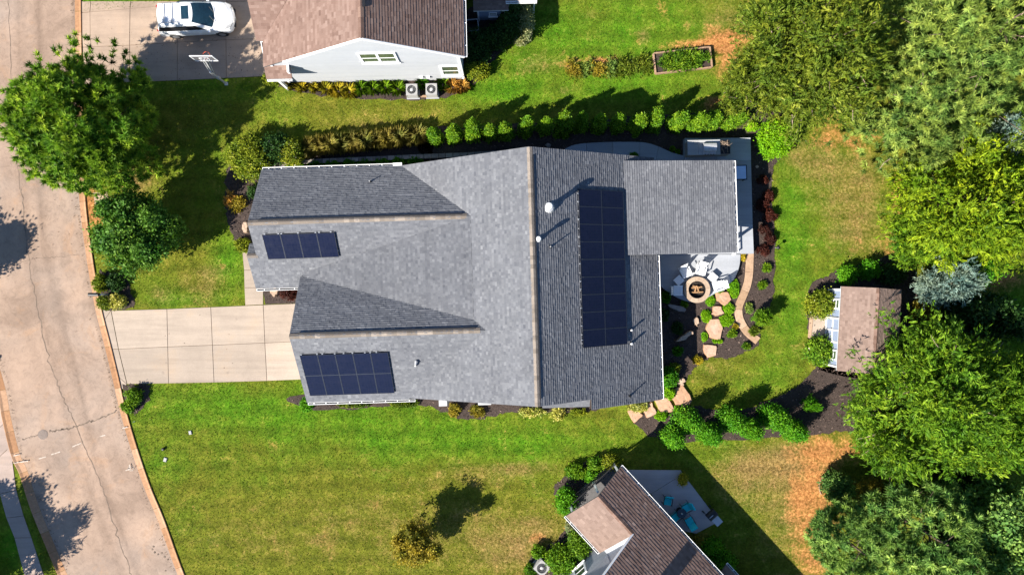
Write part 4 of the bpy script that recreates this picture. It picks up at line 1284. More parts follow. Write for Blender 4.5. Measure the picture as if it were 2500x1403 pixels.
e, lx, ly = solar('row of four solar panels on the upper front wing roof', [(640, 573), (817, 567), (828, 627), (654, 633)], zB, 4, 1)
clips(e, [(-lx / 2 + f * lx, -ly / 2 - 0.04) for f in (.04, .23, .27, .5, .74, .79, .95)])
e, lx, ly = solar('block of ten solar panels on the lower front wing roof', [(731, 866), (946, 860), (965, 958), (757, 966)], zS, 5, 2)
clips(e, [(-lx / 2 + f * lx, -ly / 2 - 0.04) for f in (.02, .2, .26, .4, .5, .6, .74, .8, .87)])
e, lx, ly = solar('tall block of eighteen solar panels on the rear roof slope', [(1413, 462), (1521, 466), (1532, 841), (1422, 848)], zR, 2, 9)
clips(e, [(-lx / 2 - 0.04, -ly / 2 + f * ly) for f in (.03, .08, .19, .3, .36, .47, .58, .63, .75, .86, .95)])

# roof vents and flues stand on the roof as parts of the house
def flue(px, py, zf, h, r, mat, capr=None, name='vent_pipe', flash=True):
    q = HF.hit(px, py, zf)
    mb = MB()
    prof = [(r, -0.15), (r, h * 0.72)] if capr else [(r, -0.15), (r, h)]
    if capr: prof += [(r * 1.05, h * 0.74), (capr, h * 0.78), (capr, h * 0.97), (capr * 0.8, h)]
    mb.lathe(q, prof, 14)
    o = mb.build(name, mat, house, True)
    if flash:
        mb = MB(); mb.lathe(q, [(r * 2.6, -0.10), (r * 2.0, 0.10), (r * 1.1, 0.16)], 12); mb.build('flashing', 'galv' if mat == 'pipe_white' else 'black', o)
flue(1339, 507, zR, 0.92, 0.14, 'pipe_white', 0.19)
flue(1314, 584, zR, 0.62, 0.08, 'pipe_white', 0.13)
flue(1343, 603, zR, 0.46, 0.035, 'galv')
flue(1540, 805, zR, 0.34, 0.04, 'galv', 0.07)
flue(1540, 838, zR, 0.36, 0.05, 'galv', 0.08)
flue(1537, 966, zR, 0.42, 0.035, 'black')
flue(904, 444, zA, 0.30, 0.035, 'galv')
q = HF.hit(1015, 891, zS)
mb = MB(); mb.tube([q + Vector((0, 0, -0.1)), q + Vector((0, 0, 0.25)), q + Vector((0.05, 0.10, 0.36)), q + Vector((0.08, 0.25, 0.34)), q + Vector((0.08, 0.30, 0.22))], [0.07, 0.07, 0.075, 0.08, 0.08], 10)
mb.build('goose_vent', 'galv', house, True)

# ------------------------------------------------------------------ brown roofed neighbour at the top
TF = Frame(-9.0, 18.0, 1.3)
nb = empty('neighbour_house', (-9.0, 18.0, 0), math.radians(1.3), 'brown roofed house with a white gable wall at the top edge', 'house')
tzL = lambda u, v: 8.9 - 0.64 * (0.77 - u)
tzR = lambda u, v: 8.9 - 0.62 * (u - 0.77)
tzW = lambda u, v: 4.5 + 0.66 * (v + 3.0)
VS, VN = -4.58, 14.0
tpl = [
    (pl(tzR, [(0.77, VS), (6.1, VS), (6.1, VN), (0.77, VN)]), (0, 1, 0)),
    (pl(tzL, [(0.77, VS), (0.77, VN), (-1.0, VN), (-1.0, 2.1), (-6.12, -3.0), (-6.12, VS)][::-1]), (0, 1, 0)),
    (pl(tzW, [(-6.12, -3.0), (-0.95, 2.1), (-6.5, 2.1), (-6.5, -3.0)]), (1, 0, 0)),
    ([(-6.35, -4.95, 3.35), (-4.75, -4.95, 3.35), (-4.75, -4.2, 3.75), (-6.35, -4.2, 3.75)], (1, 0, 0)),
]
# the left plane is concave at the valley: lay it as two convex fields
tpl[1:2] = [(pl(tzL, [(0.77, VS), (-6.12, VS), (-6.12, -3.0), (-1.0, 2.1), (0.77, 2.1)]), (0, 1, 0)), (pl(tzL, [(0.77, 2.1), (-1.0, 2.1), (-1.0, VN), (0.77, VN)]), (0, 1, 0))]
nroof = roof_planes(nb, [p for p, _ in tpl], 'roof_brown', 9, lambda i: (tpl[i][1], (0.77, 0, 8.9)), expo=0.17, tab=(0.16, 0.34), step=0.013)
ridge_caps(nroof, (0.77, VS, 8.9), (0.77, 4.0, 8.9), 'cap_brown', rr, 0.28, 0.16, 0.09)
one('ridge_vent', 'black', nroof, 'box', (0.93, 0.6, 8.86), (0.16, 7.0, 0.05))
one('roof_step', 'deckwood', nroof, 'box', (-4.0, 1.30, 7.38), (4.2, 0.06, 0.05))
# gable wall of lapped boards
core = MB(); prism_axis(core, [(-5.9, 0), (5.72, 0), (5.72, 5.4), (0.77, 8.55), (-5.9, 4.35)], -4.22, 13.0, 1)
core.build('wall', 'siding_white', nb)
sd = MB(); srng = random.Random(2)
courses(sd, [(-5.9, -4.235, 0.1), (5.72, -4.235, 0.1), (5.72, -4.235, 5.5), (0.77, -4.235, 8.6), (-5.9, -4.235, 4.4)], (1, 0, 0), srng, expo=0.18, tab=(2.4, 3.7), th=0.010, extra=0.002)
tag(sd.build('siding', 'siding_white', nb), kind='stuff')
window(nb, (TF.px(924, 143.5, 4.8).x, -4.27, 4.8), (1, 0, 0), (0, -1, 0), 2.0, 1.45, 2, 0.13)
window(nb, (TF.px(1100, 178, 2.1).x, -4.27, 2.1), (1, 0, 0), (0, -1, 0), 0.98, 1.6, 1, 0.14)
for uu in (-5.85, 5.68): one('corner_board', 'white', nb, 'box', (uu, -4.25, 2.2 if uu < 0 else 2.7), (0.16, 0.10, 4.3 if uu < 0 else 5.3))
for a, b in (((0.77, -4.60, 8.80), (6.1, -4.60, tzR(6.1, 0) - 0.1)), ((0.77, -4.60, 8.80), (-4.6, -4.60, tzL(-4.6, 0) - 0.1))):
    a, b = Vector(a), Vector(b); mb = MB(); d = b - a; n2 = Vector((-d.z, 0, d.x)).normalized()
    obox(mb, (a + b) / 2, d / 2, (0, 0.025, 0), n2 * 0.10); mb.build('rake_board', 'white', nb)
gutter(nb, (6.12, VS, 5.5), (6.12, 6.0, 5.5), (1, 0, 0), 0.13, 1.2)
gutter(nb, (-6.14, -4.9, 3.3), (-6.14, -3.0, 4.35), (-1, 0, 0), 0.13, 0.6)
gutter(nb, (-6.3, -4.97, 3.3), (-4.75, -4.97, 3.3), (0, -1, 0), 0.10, 0.4)
one('porch_post', 'white', nb, 'box', (-6.05, -4.6, 1.6), (0.16, 0.16, 3.2))
one('bracket', 'white', nb, 'box', (-4.85, -4.45, 3.6), (0.12, 0.5, 0.5))
for uu in (3.55, 4.0): one('wall_vent', 'white', nb, 'box', (uu - 0.6, -4.3, 0.9), (0.22, 0.12, 0.22))

# little blue-grey outbuilding in the neighbour's shade
ob_p = P(1200, 40, 0); OBF = Frame(ob_p.x, ob_p.y + 0.6, 1.5)
ob = empty('garden_outbuilding', (ob_p.x, ob_p.y + 0.6, 0), math.radians(1.5), 'small blue-grey outbuilding with one little window behind the neighbour house', 'outbuilding')
core = MB(); prism_axis(core, [(-0.85, 0), (1.4, 0), (1.4, 3.0), (-0.85, 2.05)], -0.85, 0.85, 0); core.build('wall', 'siding_blue', ob)
sd = MB(); courses(sd, [(-0.85, -0.86, 0.05), (0.85, -0.86, 0.05), (0.85, -0.86, 2.05), (-0.85, -0.86, 2.05)], (1, 0, 0), srng, expo=0.15, tab=(1.5, 2.4), th=0.01, extra=0.002)
tag(sd.build('siding', 'siding_blue', ob), kind='stuff')
roof_planes(ob, [[(-1.12, -1.08, 2.1), (1.12, -1.08, 2.1), (1.12, 1.9, 3.3), (-1.12, 1.9, 3.3)]], 'roof_tan', 12, lambda i: ((1, 0, 0), None), deck='white')
window(ob, (0.1, -0.885, 1.05), (1, 0, 0), (0, -1, 0), 0.42, 0.40, 1, 0.06)
for uu in (-0.86, 0.86): one('corner_board', 'white', ob, 'box', (uu, -0.88, 1.0), (0.11, 0.08, 2.05))
# porch roof edge beyond it
pr_p = P(1270, 0, 2.6)
pr = empty('rear_porch', (pr_p.x, pr_p.y + 1.0, 0), 0.02, 'tan porch roof with a white gutter at the very top edge', 'porch')
roof_planes(pr, [[(-0.95, -1.05, 2.6), (1.05, -1.05, 2.6), (1.05, 2.5, 3.7), (-0.95, 2.5, 3.7)]], 'roof_tan', 13, lambda i: ((1, 0, 0), None), deck='white')
gutter(pr, (-0.93, -1.07, 2.5), (1.03, -1.07, 2.5), (0, -1, 0), 0.11, 0.5)
for uu in (-0.8, 0.9): one('porch_post', 'white', pr, 'box', (uu, -0.8, 1.27), (0.12, 0.12, 2.5))

# ------------------------------------------------------------------ brown roofed corner house at the bottom
a_dir = Vector((0.677, -0.736, 0)).normalized()
BO = Vector((5.22, -12.66, 0)) + a_dir * 5.0
BF = Frame(BO.x, BO.y, math.degrees(math.atan2(a_dir.y, a_dir.x)))
cb = empty('corner_house', BO, BF.a, 'brown roofed house set diagonally at the bottom edge', 'house')
def bz(x, y): return 4.25 - 0.57 * y
def bl(x, y): return 4.25 + 0.585 * y
X0, XM, X1 = -5.0, -1.85, 16.0
YR = -4.9
ZR_ = bz(0, YR)
bpl = [
    ([(X0, 0, 4.25), (X0, 2.16, bz(0, 2.16)), (XM, 2.16, bz(0, 2.16)), (XM, 0, 4.25)], (1, 0, 0)),
    ([(X0, 0, 4.25), (XM, 0, 4.25), (XM, -2.49, 2.79), (X0, -2.49, 2.79)], (1, 0, 0)),
    ([(XM, 2.16, bz(0, 2.16)), (X1, 2.16, bz(0, 2.16)), (X1, YR, ZR_), (XM, YR, ZR_)], (1, 0, 0)),
    ([(XM, YR, ZR_), (X1, YR, ZR_), (X1, YR - 7.0, ZR_ - 4.6), (XM, YR - 7.0, ZR_ - 4.6)], (1, 0, 0)),
    ([(4.3, 2.85, 2.35), (9.0, 2.85, 2.35), (9.0, 1.9, 2.75), (4.3, 1.9, 2.75)], (1, 0, 0)),
]
broof = roof_planes(cb, [p for i, (p, _) in enumerate(bpl) if i != 1], 'roof_brown', 21, lambda i: ((1, 0, 0), (0, 0, 4.25)), expo=0.19, tab=(0.18, 0.36), step=0.013)
broof2 = roof_planes(cb, [bpl[1][0]], 'roof_tan', 22, lambda i: ((1, 0, 0), (0, 0, 4.25)), expo=0.19, tab=(0.18, 0.4), name='wing_roof')  # sunward slope of the wing, coloured lighter than the other slopes
ridge_caps(broof, (X0, 0, 4.25), (XM, 0, 4.25), 'cap_brown', rr, 0.28, 0.15, 0.09)
core = MB(); prism_axis(core, [(-2.2, 0), (1.85, 0), (1.85, 2.8), (0, 4.0), (-2.2, 2.75)], X0 + 1.6, XM + 0.5, 0); core.build('wall', 'siding_grey', cb)
core = MB(); prism_axis(core, [(YR - 6.6, 0), (1.85, 0), (1.85, 2.75), (YR, ZR_ - 0.25), (YR - 6.6, 2.9)], XM + 0.35, 15.6, 0); core.build('wall', 'siding_grey', cb)
sd = MB(); courses(sd, [(XM + 0.335, YR - 6.6, 0.05), (XM + 0.335, -2.2, 0.05), (XM + 0.335, -2.2, 5.5), (XM + 0.335, YR, ZR_ - 0.2), (XM + 0.335, YR - 6.6, 2.9)], (0, 1, 0), srng, expo=0.18, tab=(2.4, 3.7), th=-0.010, extra=-0.002)
tag(sd.build('siding', 'siding_grey', cb), kind='stuff')
window(cb, (XM + 0.30, -4.35, 2.0), (0, 1, 0), (-1, 0, 0), 0.75, 1.3, 1, 0.11)
gutter(cb, (X0, 2.18, 2.93), (X1, 2.18, 2.93), (0, 1, 0), 0.12, 1.0)
gutter(cb, (X0, -2.51, 2.70), (XM, -2.51, 2.70), (0, -1, 0), 0.12, 0.8)
for a, b in (((XM - 0.02, 0.0, 4.18), (XM - 0.02, YR, ZR_ - 0.07)), ((XM - 0.02, YR, ZR_ - 0.07), (XM - 0.02, YR - 7, ZR_ - 4.67))):
    a, b = Vector(a), Vector(b); d = b - a; mb = MB(); obox(mb, (a + b) / 2, d / 2, (0.03, 0, 0), Vector((0, -d.z, d.y)).normalized() * 0.09); mb.build('rake_board', 'white', cb)
gutter(cb, (4.3, 2.86, 2.27), (9.0, 2.86, 2.27), (0, 1, 0), 0.12, 1.0)
# chimney that throws the blunt bump in the roof's shadow
mb = MB(); mb.box((0.85, YR + 0.1, ZR_ + 0.25), (0.75, 0.7, 1.6)); ch = mb.build('chimney', 'siding_grey', cb)
one('chimney_cap', 'black', ch, 'box', (0.85, YR + 0.1, ZR_ + 1.1), (0.9, 0.85, 0.10))
# end porch: deck, dark railing and a white post
one('porch_deck', 'deckwood', cb, 'box', (X0 + 0.9, -0.2, 0.15), (1.5, 4.2, 0.3))  # dark deck colour carries the shade under the porch roof
for yy in (-2.1, 0.0, 1.8): one('porch_post', 'white', cb, 'box', (X0 + 0.25, yy, 1.6), (0.13, 0.13, 2.3))
rl = MB(); rl.box((X0 + 0.12, -0.2, 1.40), (0.06, 4.2, 0.05)); rl.box((X0 + 0.12, -0.2, 0.62), (0.05, 4.2, 0.05)); rl = rl.build('railing', 'black', cb)
for i in range(26): one('baluster', 'black', rl, 'box', (X0 + 0.12, -2.2 + i * 0.16, 1.0), (0.03, 0.03, 0.78))

# ------------------------------------------------------------------ garden shed
sp = P(2100, 800, 0)
SF = Frame(22.8, -2.72, -3.2)
shed = empty('garden_shed', (22.8, -2.72, 0), math.radians(-3.2), 'blue-grey garden shed with brown shingle roof and white double door', 'shed')
sl = SF.px(2048.5, 804, 2.25).x
sr = SF.px(2195, 810, 2.25).x
sg = SF.px(2141, 804, 3.4).x
v0, v1 = -2.68, 2.68
spl = [[(sl, v0, 2.25), (sg, v0, 3.4), (sg, v1, 3.4), (sl, v1, 2.25)], [(sg, v0, 3.4), (sr, v0, 2.25), (sr, v1, 2.25), (sg, v1, 3.4)]]
sroof = roof_planes(shed, spl, 'roof_tan', 31, lambda i: ((0, 1, 0), (sg, 0, 3.4)), deck='deckwood', th=0.07)
ridge_caps(sroof, (sg, v0, 3.4), (sg, v1, 3.4), 'cap_brown', rr, 0.24, 0.14, 0.09)
wl, wr = sl + 0.22, sr - 0.22
core = MB(); prism_axis(core, [(wl, 0), (wr, 0), (wr, 2.1), (sg, 3.2), (wl, 2.1)], v0 + 0.18, v1 - 0.18, 1); core.build('wall', 'siding_blue', shed)
door = MB(); door.box((wl - 0.03, -0.15, 1.0), (0.05, 1.5, 2.0)); door = door.build('double_door', 'siding_blue', shed)
for yy in (-0.92, -0.15, 0.62): one('door_trim', 'white', door, 'box', (wl - 0.06, yy, 1.0), (0.05, 0.11 if yy != -0.15 else 0.08, 2.0))
for zz in (0.10, 1.02, 1.95): one('door_rail', 'white', door, 'box', (wl - 0.065, -0.15, zz), (0.04, 1.44, 0.10))
one('door_handle', 'black', door, 'box', (wl - 0.1, -0.05, 1.0), (0.04, 0.03, 0.2))
for vv in (1.55, -1.75): window(shed, (wl - 0.02, vv, 1.30), (0, 1, 0), (-1, 0, 0), 0.5, 0.75, 1, 0.10)
for vv in (v0 + 0.2, v1 - 0.2): one('corner_board', 'white', shed, 'box', (wl - 0.02, vv, 1.05), (0.08, 0.12, 2.1))
one('fascia', 'white', shed, 'box', (sl + 0.02, 0, 2.18), (0.03, v1 - v0, 0.10))

# ------------------------------------------------------------------ raised patio, fire pit terrace and their furniture
PZ = 0.60
patio = empty('raised_patio', P(1815, 470, 0)); tag(patio, 'raised pale concrete patio wrapping the screened porch', kind='structure')
po = Vector(patio.location)
def patio_slab(px, z=PZ, mat='patio', name='slab', parent=patio, smooth=False, seed=1, gap=0.012):
    c = G(px, z)
    o = Vector(parent.location)
    mx = sum(p[0] for p in c) / len(c); my = sum(p[1] for p in c) / len(c)
    r = []
    for p in c:
        d = math.hypot(p[0] - mx, p[1] - my)
        r.append((p[0] - (p[0] - mx) / d * gap - o.x, p[1] - (p[1] - my) / d * gap - o.y))
    mb = MB(); mb.prism(r, -0.05, z + random.Random(seed).uniform(-.002, .002), random.Random(seed).random(), inset=0.008)
    return mb.build(name, mat, parent)
patio_slab([(1672, 337), (1750, 337), (1750, 392), (1672, 392)], seed=1)
patio_slab([(1750, 337), (1833, 336), (1834, 392), (1750, 392)], seed=2)
patio_slab([(1672, 392), (1834, 392), (1836, 470), (1672, 470)], seed=3)
patio_slab([(1672, 470), (1836, 470), (1838, 546), (1672, 546)], seed=4)
patio_slab([(1600, 546), (1838, 546), (1841, 619), (1600, 621)], seed=5)
patio_slab([(1590, 392), (1672, 392), (1672, 546), (1590, 546)], seed=6)
walk = empty('side_walk', P(1500, 370, 0)); tag(walk, 'curving pale concrete walk along the upper gable wall', kind='structure')
top = smooth_curve([(1372, 372), (1382, 362), (1405, 353), (1450, 348), (1500, 346.5), (1548, 346.5), (1580, 349), (1608, 358), (1640, 372), (1673, 381)], 6)
xs = [1372, 1432, 1496, 1562, 1608, 1674]
for i in range(5):
    seg = [p for p in top if xs[i] - 0.01 <= p[0] <= xs[i + 1] + 0.01]
    def yat(x):
        for a, b in zip(top, top[1:]):
            if a[0] <= x <= b[0]: return a[1] + (b[1] - a[1]) * (x - a[0]) / max(1e-6, b[0] - a[0])
        return top[-1][1]
    poly = [(xs[i], yat(xs[i]))] + [p for p in seg if xs[i] + 1 < p[0] < xs[i + 1] - 1] + [(xs[i + 1], yat(xs[i + 1]))]
    poly += [(xs[i + 1] - (12 if i == 3 else 0), 420), (xs[i] - (12 if i == 4 else 0), 420)]
    patio_slab(poly, 0.20, parent=walk, seed=20 + i, gap=0.008)

terrace = empty('fire_pit_terrace', P(1700, 670, 0)); tag(terrace, 'white quarter round terrace with the fire pit', kind='structure')
arc = smooth_curve([(1808, 622), (1806, 645), (1799, 668), (1788, 686), (1768, 702), (1735, 722), (1712, 732), (1688, 737), (1665, 731), (1640, 718), (1618, 702), (1604, 688), (1596, 676)], 4)
patio_slab([(1592, 621)] + [(1808, 621)] + arc, 0.33, parent=terrace, seed=9, gap=0.0)

def local(parent, p): return Vector(p) - Vector(parent.location)

# outdoor kitchen
k_c = P(1728, 362, 1.2); k_c.z = PZ
kit = empty('outdoor_kitchen', (k_c.x, k_c.y, PZ), math.radians(1.2), 'grey outdoor kitchen counter with an opening full of twigs', 'kitchen counter')
kw, kd = 2.78, 0.98
one('counter_base', 'stonewall', kit, 'box', (0, 0, 0.42), (kw - 0.08, kd - 0.10, 0.84))
for i, (x0, x1) in enumerate(((-kw / 2, -kw / 2 + 0.7), (-kw / 2 + 0.7, -kw / 2 + 1.62), (-kw / 2 + 1.62, kw / 2 - 0.66))):
    mb = MB(); mb.prism([(x0 + .003, -kd / 2), (x1 - .003, -kd / 2), (x1 - .003, kd / 2), (x0 + .003, kd / 2)], 0.84, 0.90, 0.3 + 0.2 * i, inset=0.01); mb.build('counter_slab', 'counter', kit)
one('twig_tray', 'black', kit, 'box', (kw / 2 - 0.33, 0, 0.86), (0.62, kd - 0.1, 0.04))
trng = random.Random(6)
for i in range(11):
    x, y = kw / 2 - 0.33 + trng.uniform(-.22, .22), trng.uniform(-.36, .36)
    a = trng.uniform(0, 3.14); l = trng.uniform(.18, .36)
    mb = MB(); mb.tube([(x - math.cos(a) * l, y - math.sin(a) * l, 0.90), (x, y, 0.94), (x + math.cos(a) * l, y + math.sin(a) * l, 0.92)], [0.02, 0.018, 0.008], 5); mb.build('twig', 'twig', kit)
gr = empty('built_in_grill', (k_c.x + 0.0, k_c.y - 0.05, PZ + 0.90), math.radians(1.2), 'stainless steel grill with rounded hood on the grey counter', 'grill')
mb = MB()
prof = [(-0.30, 0), (-0.30, 0.16), (-0.24, 0.27), (-0.10, 0.34), (0.08, 0.345), (0.24, 0.30), (0.30, 0.20), (0.30, 0.0)]
mb.hull([(-0.41, y, z) for y, z in prof], [(0.41, y, z) for y, z in prof]); mb.build('hood', 'steel', gr, False)
one('control_panel', 'steel', gr, 'box', (0, -0.36, 0.05), (0.80, 0.10, 0.12))
mb = MB(); mb.tube([(-0.36, -0.38, 0.17), (0.36, -0.38, 0.17)], 0.018, 8); mb.build('handle', 'alu', gr)
for i in range(4):
    mb = MB(); mb.tube([(-0.27 + i * 0.18, -0.41, 0.05), (-0.27 + i * 0.18, -0.45, 0.05)], 0.03, 10); mb.build('knob', 'black', gr)
one('emblem_plate', 'alu', gr, 'box', (0, -0.285, 0.22), (0.06, 0.02, 0.04))

tb = P(1808, 421, PZ + 0.75)
t = empty('patio_table', (tb.x, tb.y, PZ), math.radians(1.5), 'square table with pale blue top and black frame beside the porch', 'table')
one('table_top', 'blue_top', t, 'box', (0, 0, 0.735), (0.72, 0.84, 0.03))
mb = MB()
for sx in (-1, 1): mb.box((sx * 0.39, 0, 0.73), (0.06, 0.96, 0.05))
for sy in (-1, 1): mb.box((0, sy * 0.45, 0.73), (0.72, 0.06, 0.048))
mb.build('table_frame', 'black', t)
for sx in (-1, 1):
    for sy in (-1, 1): one('leg', 'black', t, 'box', (sx * 0.37, sy * 0.43, 0.35), (0.05, 0.05, 0.70))

# fire pit: ring of stones with coping, ash bowl and logs
fp = P(1702, 707, 0.75)
pit = empty('fire_pit', (fp.x, fp.y, 0.33), 0, 'round tan stone fire pit holding half burnt logs', 'fire pit')
prng = random.Random(12)
def ring_part(name, mat, r0, r1, z0, z1, n, off=0.0, gap=0.02):
    for i in range(n):
        a0 = 2 * math.pi * (i + off) / n + gap; a1 = 2 * math.pi * (i + 1 + off) / n - gap
        pts = [(r1 * math.cos(a0 + (a1 - a0) * k / 3), r1 * math.sin(a0 + (a1 - a0) * k / 3)) for k in range(4)] + [(r0 * math.cos(a1 - (a1 - a0) * k / 3), r0 * math.sin(a1 - (a1 - a0) * k / 3)) for k in range(4)]
        mb = MB(); mb.prism(pts, z0, z1 + prng.uniform(-.006, .006), prng.random(), inset=0.008); mb.build(name, mat, pit)
ring_part('ring_stone', 'firestone', 0.60, 0.82, 0.0, 0.17, 14, 0.0)
ring_part('ring_stone', 'firestone', 0.60, 0.82, 0.175, 0.34, 14, 0.5)
ring_part('coping_stone', 'firestone', 0.57, 0.87, 0.345, 0.44, 8, 0.2, 0.004)
mb = MB(); mb.lathe((0, 0, 0), [(0.60, 0.02), (0.60, 0.40), (0.555, 0.42), (0.55, 0.10), (0.2, 0.06)], 28); mb.build('steel_liner', 'black', pit)
one('ash_bed', 'ash', pit, 'lathe', (0, 0, 0), [(0.56, 0.10), (0.50, 0.13), (0.05, 0.15)], 24)
for x, y, a, l in ((0.02, -0.16, 0.05, .42), (0.02, 0.16, 0.1, .34), (-0.05, 0.02, 1.3, .25), (0.12, 0.02, 1.8, .22), (0.0, 0.20, -0.2, .24)):
    mb = MB(); mb.tube([(x - math.cos(a) * l, y - math.sin(a) * l, 0.2), (x + math.cos(a) * l, y + math.sin(a) * l, 0.27)], [0.06, 0.05], 8); mb.build('log', 'log', pit)

# white slatted lounge chairs and footstools round the fire
def lounge(name, label, px, ang, kind, z=0.33):
    p = P(px[0], px[1], z + 0.4)
    e = empty(name, (p.x, p.y, z), math.radians(ang), label, 'chair' if kind == 'chair' else 'footstool', 'white fire pit chairs' if kind == 'chair' else 'white fire pit footstools')
    if kind == 'chair':      # faces local -y
        for i in range(6):
            mb = MB(); obox(mb, (0, -0.34 + i * 0.098, 0.40 - i * 0.018), (0.25, 0, 0), (0, 0.045, -0.008), (0, 0, 0.012)); mb.build('seat_slat', 'white', e)
        for i in range(5):
            mb = MB(); obox(mb, (-0.212 + i * 0.106, 0.34, 0.62), (0.043, 0, 0), (0, 0.012, 0.004), (0, 0.12, 0.32)); mb.build('back_slat', 'white', e)
        for s in (-1, 1):
            one('armrest', 'white', e, 'box', (s * 0.295, -0.06, 0.58), (0.075, 0.60, 0.025))
            one('front_leg', 'white', e, 'box', (s * 0.285, -0.32, 0.28), (0.04, 0.07, 0.56))
            mb = MB(); obox(mb, (s * 0.265, 0.02, 0.26), (0.015, 0, 0), (0, 0.36, -0.15), (0, 0.02, 0.045)); mb.build('side_rail', 'white', e)
        mb = MB(); obox(mb, (0, 0.37, 0.52), (0.31, 0, 0), (0, 0.018, 0), (0, 0, 0.035)); mb.build('back_brace', 'white', e)
    else:
        for i in range(5):
            one('slat', 'white', e, 'box', (0, -0.21 + i * 0.105, 0.36), (0.52, 0.094, 0.025))
        for s in (-1, 1):
            one('side_rail', 'white', e, 'box', (s * 0.25, 0, 0.30), (0.03, 0.46, 0.08))
            for q in (-1, 1): one('leg', 'white', e, 'box', (s * 0.235, q * 0.19, 0.15), (0.05, 0.05, 0.30))
    return e
lounge('lounge_chair', 'white lounge chair half in roof shadow, upper left of the fire pit', (1673, 663), 24, 'chair')
lounge('lounge_chair', 'white lounge chair directly above the fire pit with slatted shadow', (1711, 657), -16, 'chair')
lounge('lounge_chair', 'white lounge chair right of the fire pit beside the green ground cover', (1755, 698), -74, 'chair')
lounge('lounge_chair', 'white slatted lounge chair in full shade left of the fire pit', (1652, 709), 90, 'chair')
lounge('footstool', 'white footstool in shade, left of the fire pit', (1658, 684), 42, 'stool')
lounge('footstool', 'white footstool in sun at the upper right of the fire pit', (1741, 677), -42, 'stool')

# stepping stones and boulders
def stone(name, label, px, h, mat, seed, cat='stepping stone', group=None, z=0.0, rough=0.02, cut=None):
    rng = random.Random(seed)
    if cat == 'stepping stone':
        px = [(a[0] + (b[0] - a[0]) * f, a[1] + (b[1] - a[1]) * f) for a, b in zip(px, px[1:] + px[:1]) for f in (0.06, 0.35, 0.65, 0.94)]
        c = G(px, h)
    else:
        c = G(closed_curve(px, 3), h)
    cx = sum(p[0] for p in c) / len(c); cy = sum(p[1] for p in c) / len(c)
    o = [(p[0] - cx + rng.gauss(0, rough), p[1] - cy + rng.gauss(0, rough)) for p in c]
    mb = MB()
    mb.hull([(x * 1.03, y * 1.03, -0.04) for x, y in o], [(x, y, h * 0.75) for x, y in o], 0.35, False)
    mb.hull([(x, y, h * 0.75) for x, y in o], [(x * 0.93, y * 0.93, h) for x, y in o], 0.25, False)
    n = len(o)
    inner = [(x * 0.5 + rng.gauss(0, .02), y * 0.5 + rng.gauss(0, .02), h + rng.uniform(-.01, .012)) for x, y in o]
    mb.hull([(x * 0.93, y * 0.93, h) for x, y in o], inner, rng.uniform(.45, .9), False)
    mb.face(inner, rng.uniform(.55, .95))
    ob_ = mb.build(name, mat); ob_.location = (cx, cy, z)
    return tag(ob_, label, cat, group)
ST = [([(1748, 713), (1778, 712), (1786, 733), (1770, 746), (1750, 733)], 'pale flagstone step nearest the fire pit terrace', .22),
      ([(1742, 748), (1760, 747), (1768, 764), (1752, 772), (1738, 768)], 'rounded pale flagstone step, second below the fire pit', .2),
      ([(1733, 778), (1755, 777), (1766, 800), (1758, 830), (1735, 825), (1724, 800)], 'large cracked orange flagstone step in the fire pit bed', .18),
      ([(1718, 840), (1750, 842), (1749, 868), (1728, 874), (1719, 858)], 'flagstone step at the lawn end of the fire pit bed', .15),
      ([(1645, 950), (1668, 938), (1692, 978), (1675, 996), (1652, 990), (1640, 968)], 'broad pale flagstone at the top of the corner stone steps', .22),
      ([(1600, 975), (1632, 968), (1648, 1000), (1640, 1006), (1612, 1008)], 'squarish orange flagstone, second of the corner steps', .19),
      ([(1565, 992), (1592, 980), (1604, 1010), (1580, 1020)], 'tilted orange flagstone, third of the corner steps', .16),
      ([(1532, 1002), (1554, 994), (1570, 1014), (1548, 1034)], 'lowest flagstone of the corner steps by the lawn', .13)]
for i, (px, lb, h) in enumerate(ST):
    stone('flagstone', lb, px, h, 'sand', 50 + i, group='flagstone steps')
stone('boulder', 'long grey boulder in shade under the terrace edge', [(1631, 747), (1645, 742), (1670, 752), (1674, 760), (1652, 758)], .4, 'boulder', 60, 'boulder', rough=.04)
stone('boulder', 'slanting tan and grey boulder at the edge of the house shadow', [(1651, 833), (1672, 818), (1688, 807), (1694, 814), (1675, 828)], .45, 'boulder_tan', 61, 'boulder', rough=.03)
stone('boulder', 'cream boulder in the street end bed', [(590, 548), (598, 542), (604, 552), (602, 568), (592, 564)], .35, 'boulder_tan', 62, 'boulder', rough=.03)
stone('boulder', 'cream boulder beside the front walk', [(660, 706), (672, 702), (678, 712), (668, 724), (660, 716)], .35, 'boulder_tan', 63, 'boulder', rough=.03)
stone('boulder', 'flat brown stone at the end of the block wall', [(675, 404), (700, 394), (716, 396), (712, 406), (685, 411)], .2, 'boulder', 64, 'boulder', rough=.02)
stone('boulder', 'knobbly tan rock on mulch right of the shadow line', [(1695, 778), (1703, 775), (1708, 786), (1702, 794), (1696, 790)], .2, 'boulder_tan', 65, 'boulder', rough=.04)
stone('boulder', 'small pinkish stone on mulch beside the patio table', [(1845, 405), (1851, 404), (1853, 408), (1848, 410)], .12, 'boulder_tan', 66, 'boulder', rough=.01)
stone('boulder', 'cluster rock at the lawn edge above the corner steps', [(1652, 930), (1664, 922), (1674, 928), (1668, 940), (1656, 940)], .2, 'boulder_tan', 67, 'boulder', rough=.05)
stone('boulder', 'grey rock against the upper gable wall', [(1330, 352), (1340, 349), (1346, 355), (1338, 360)], .25, 'boulder', 68, 'boulder', rough=.02)

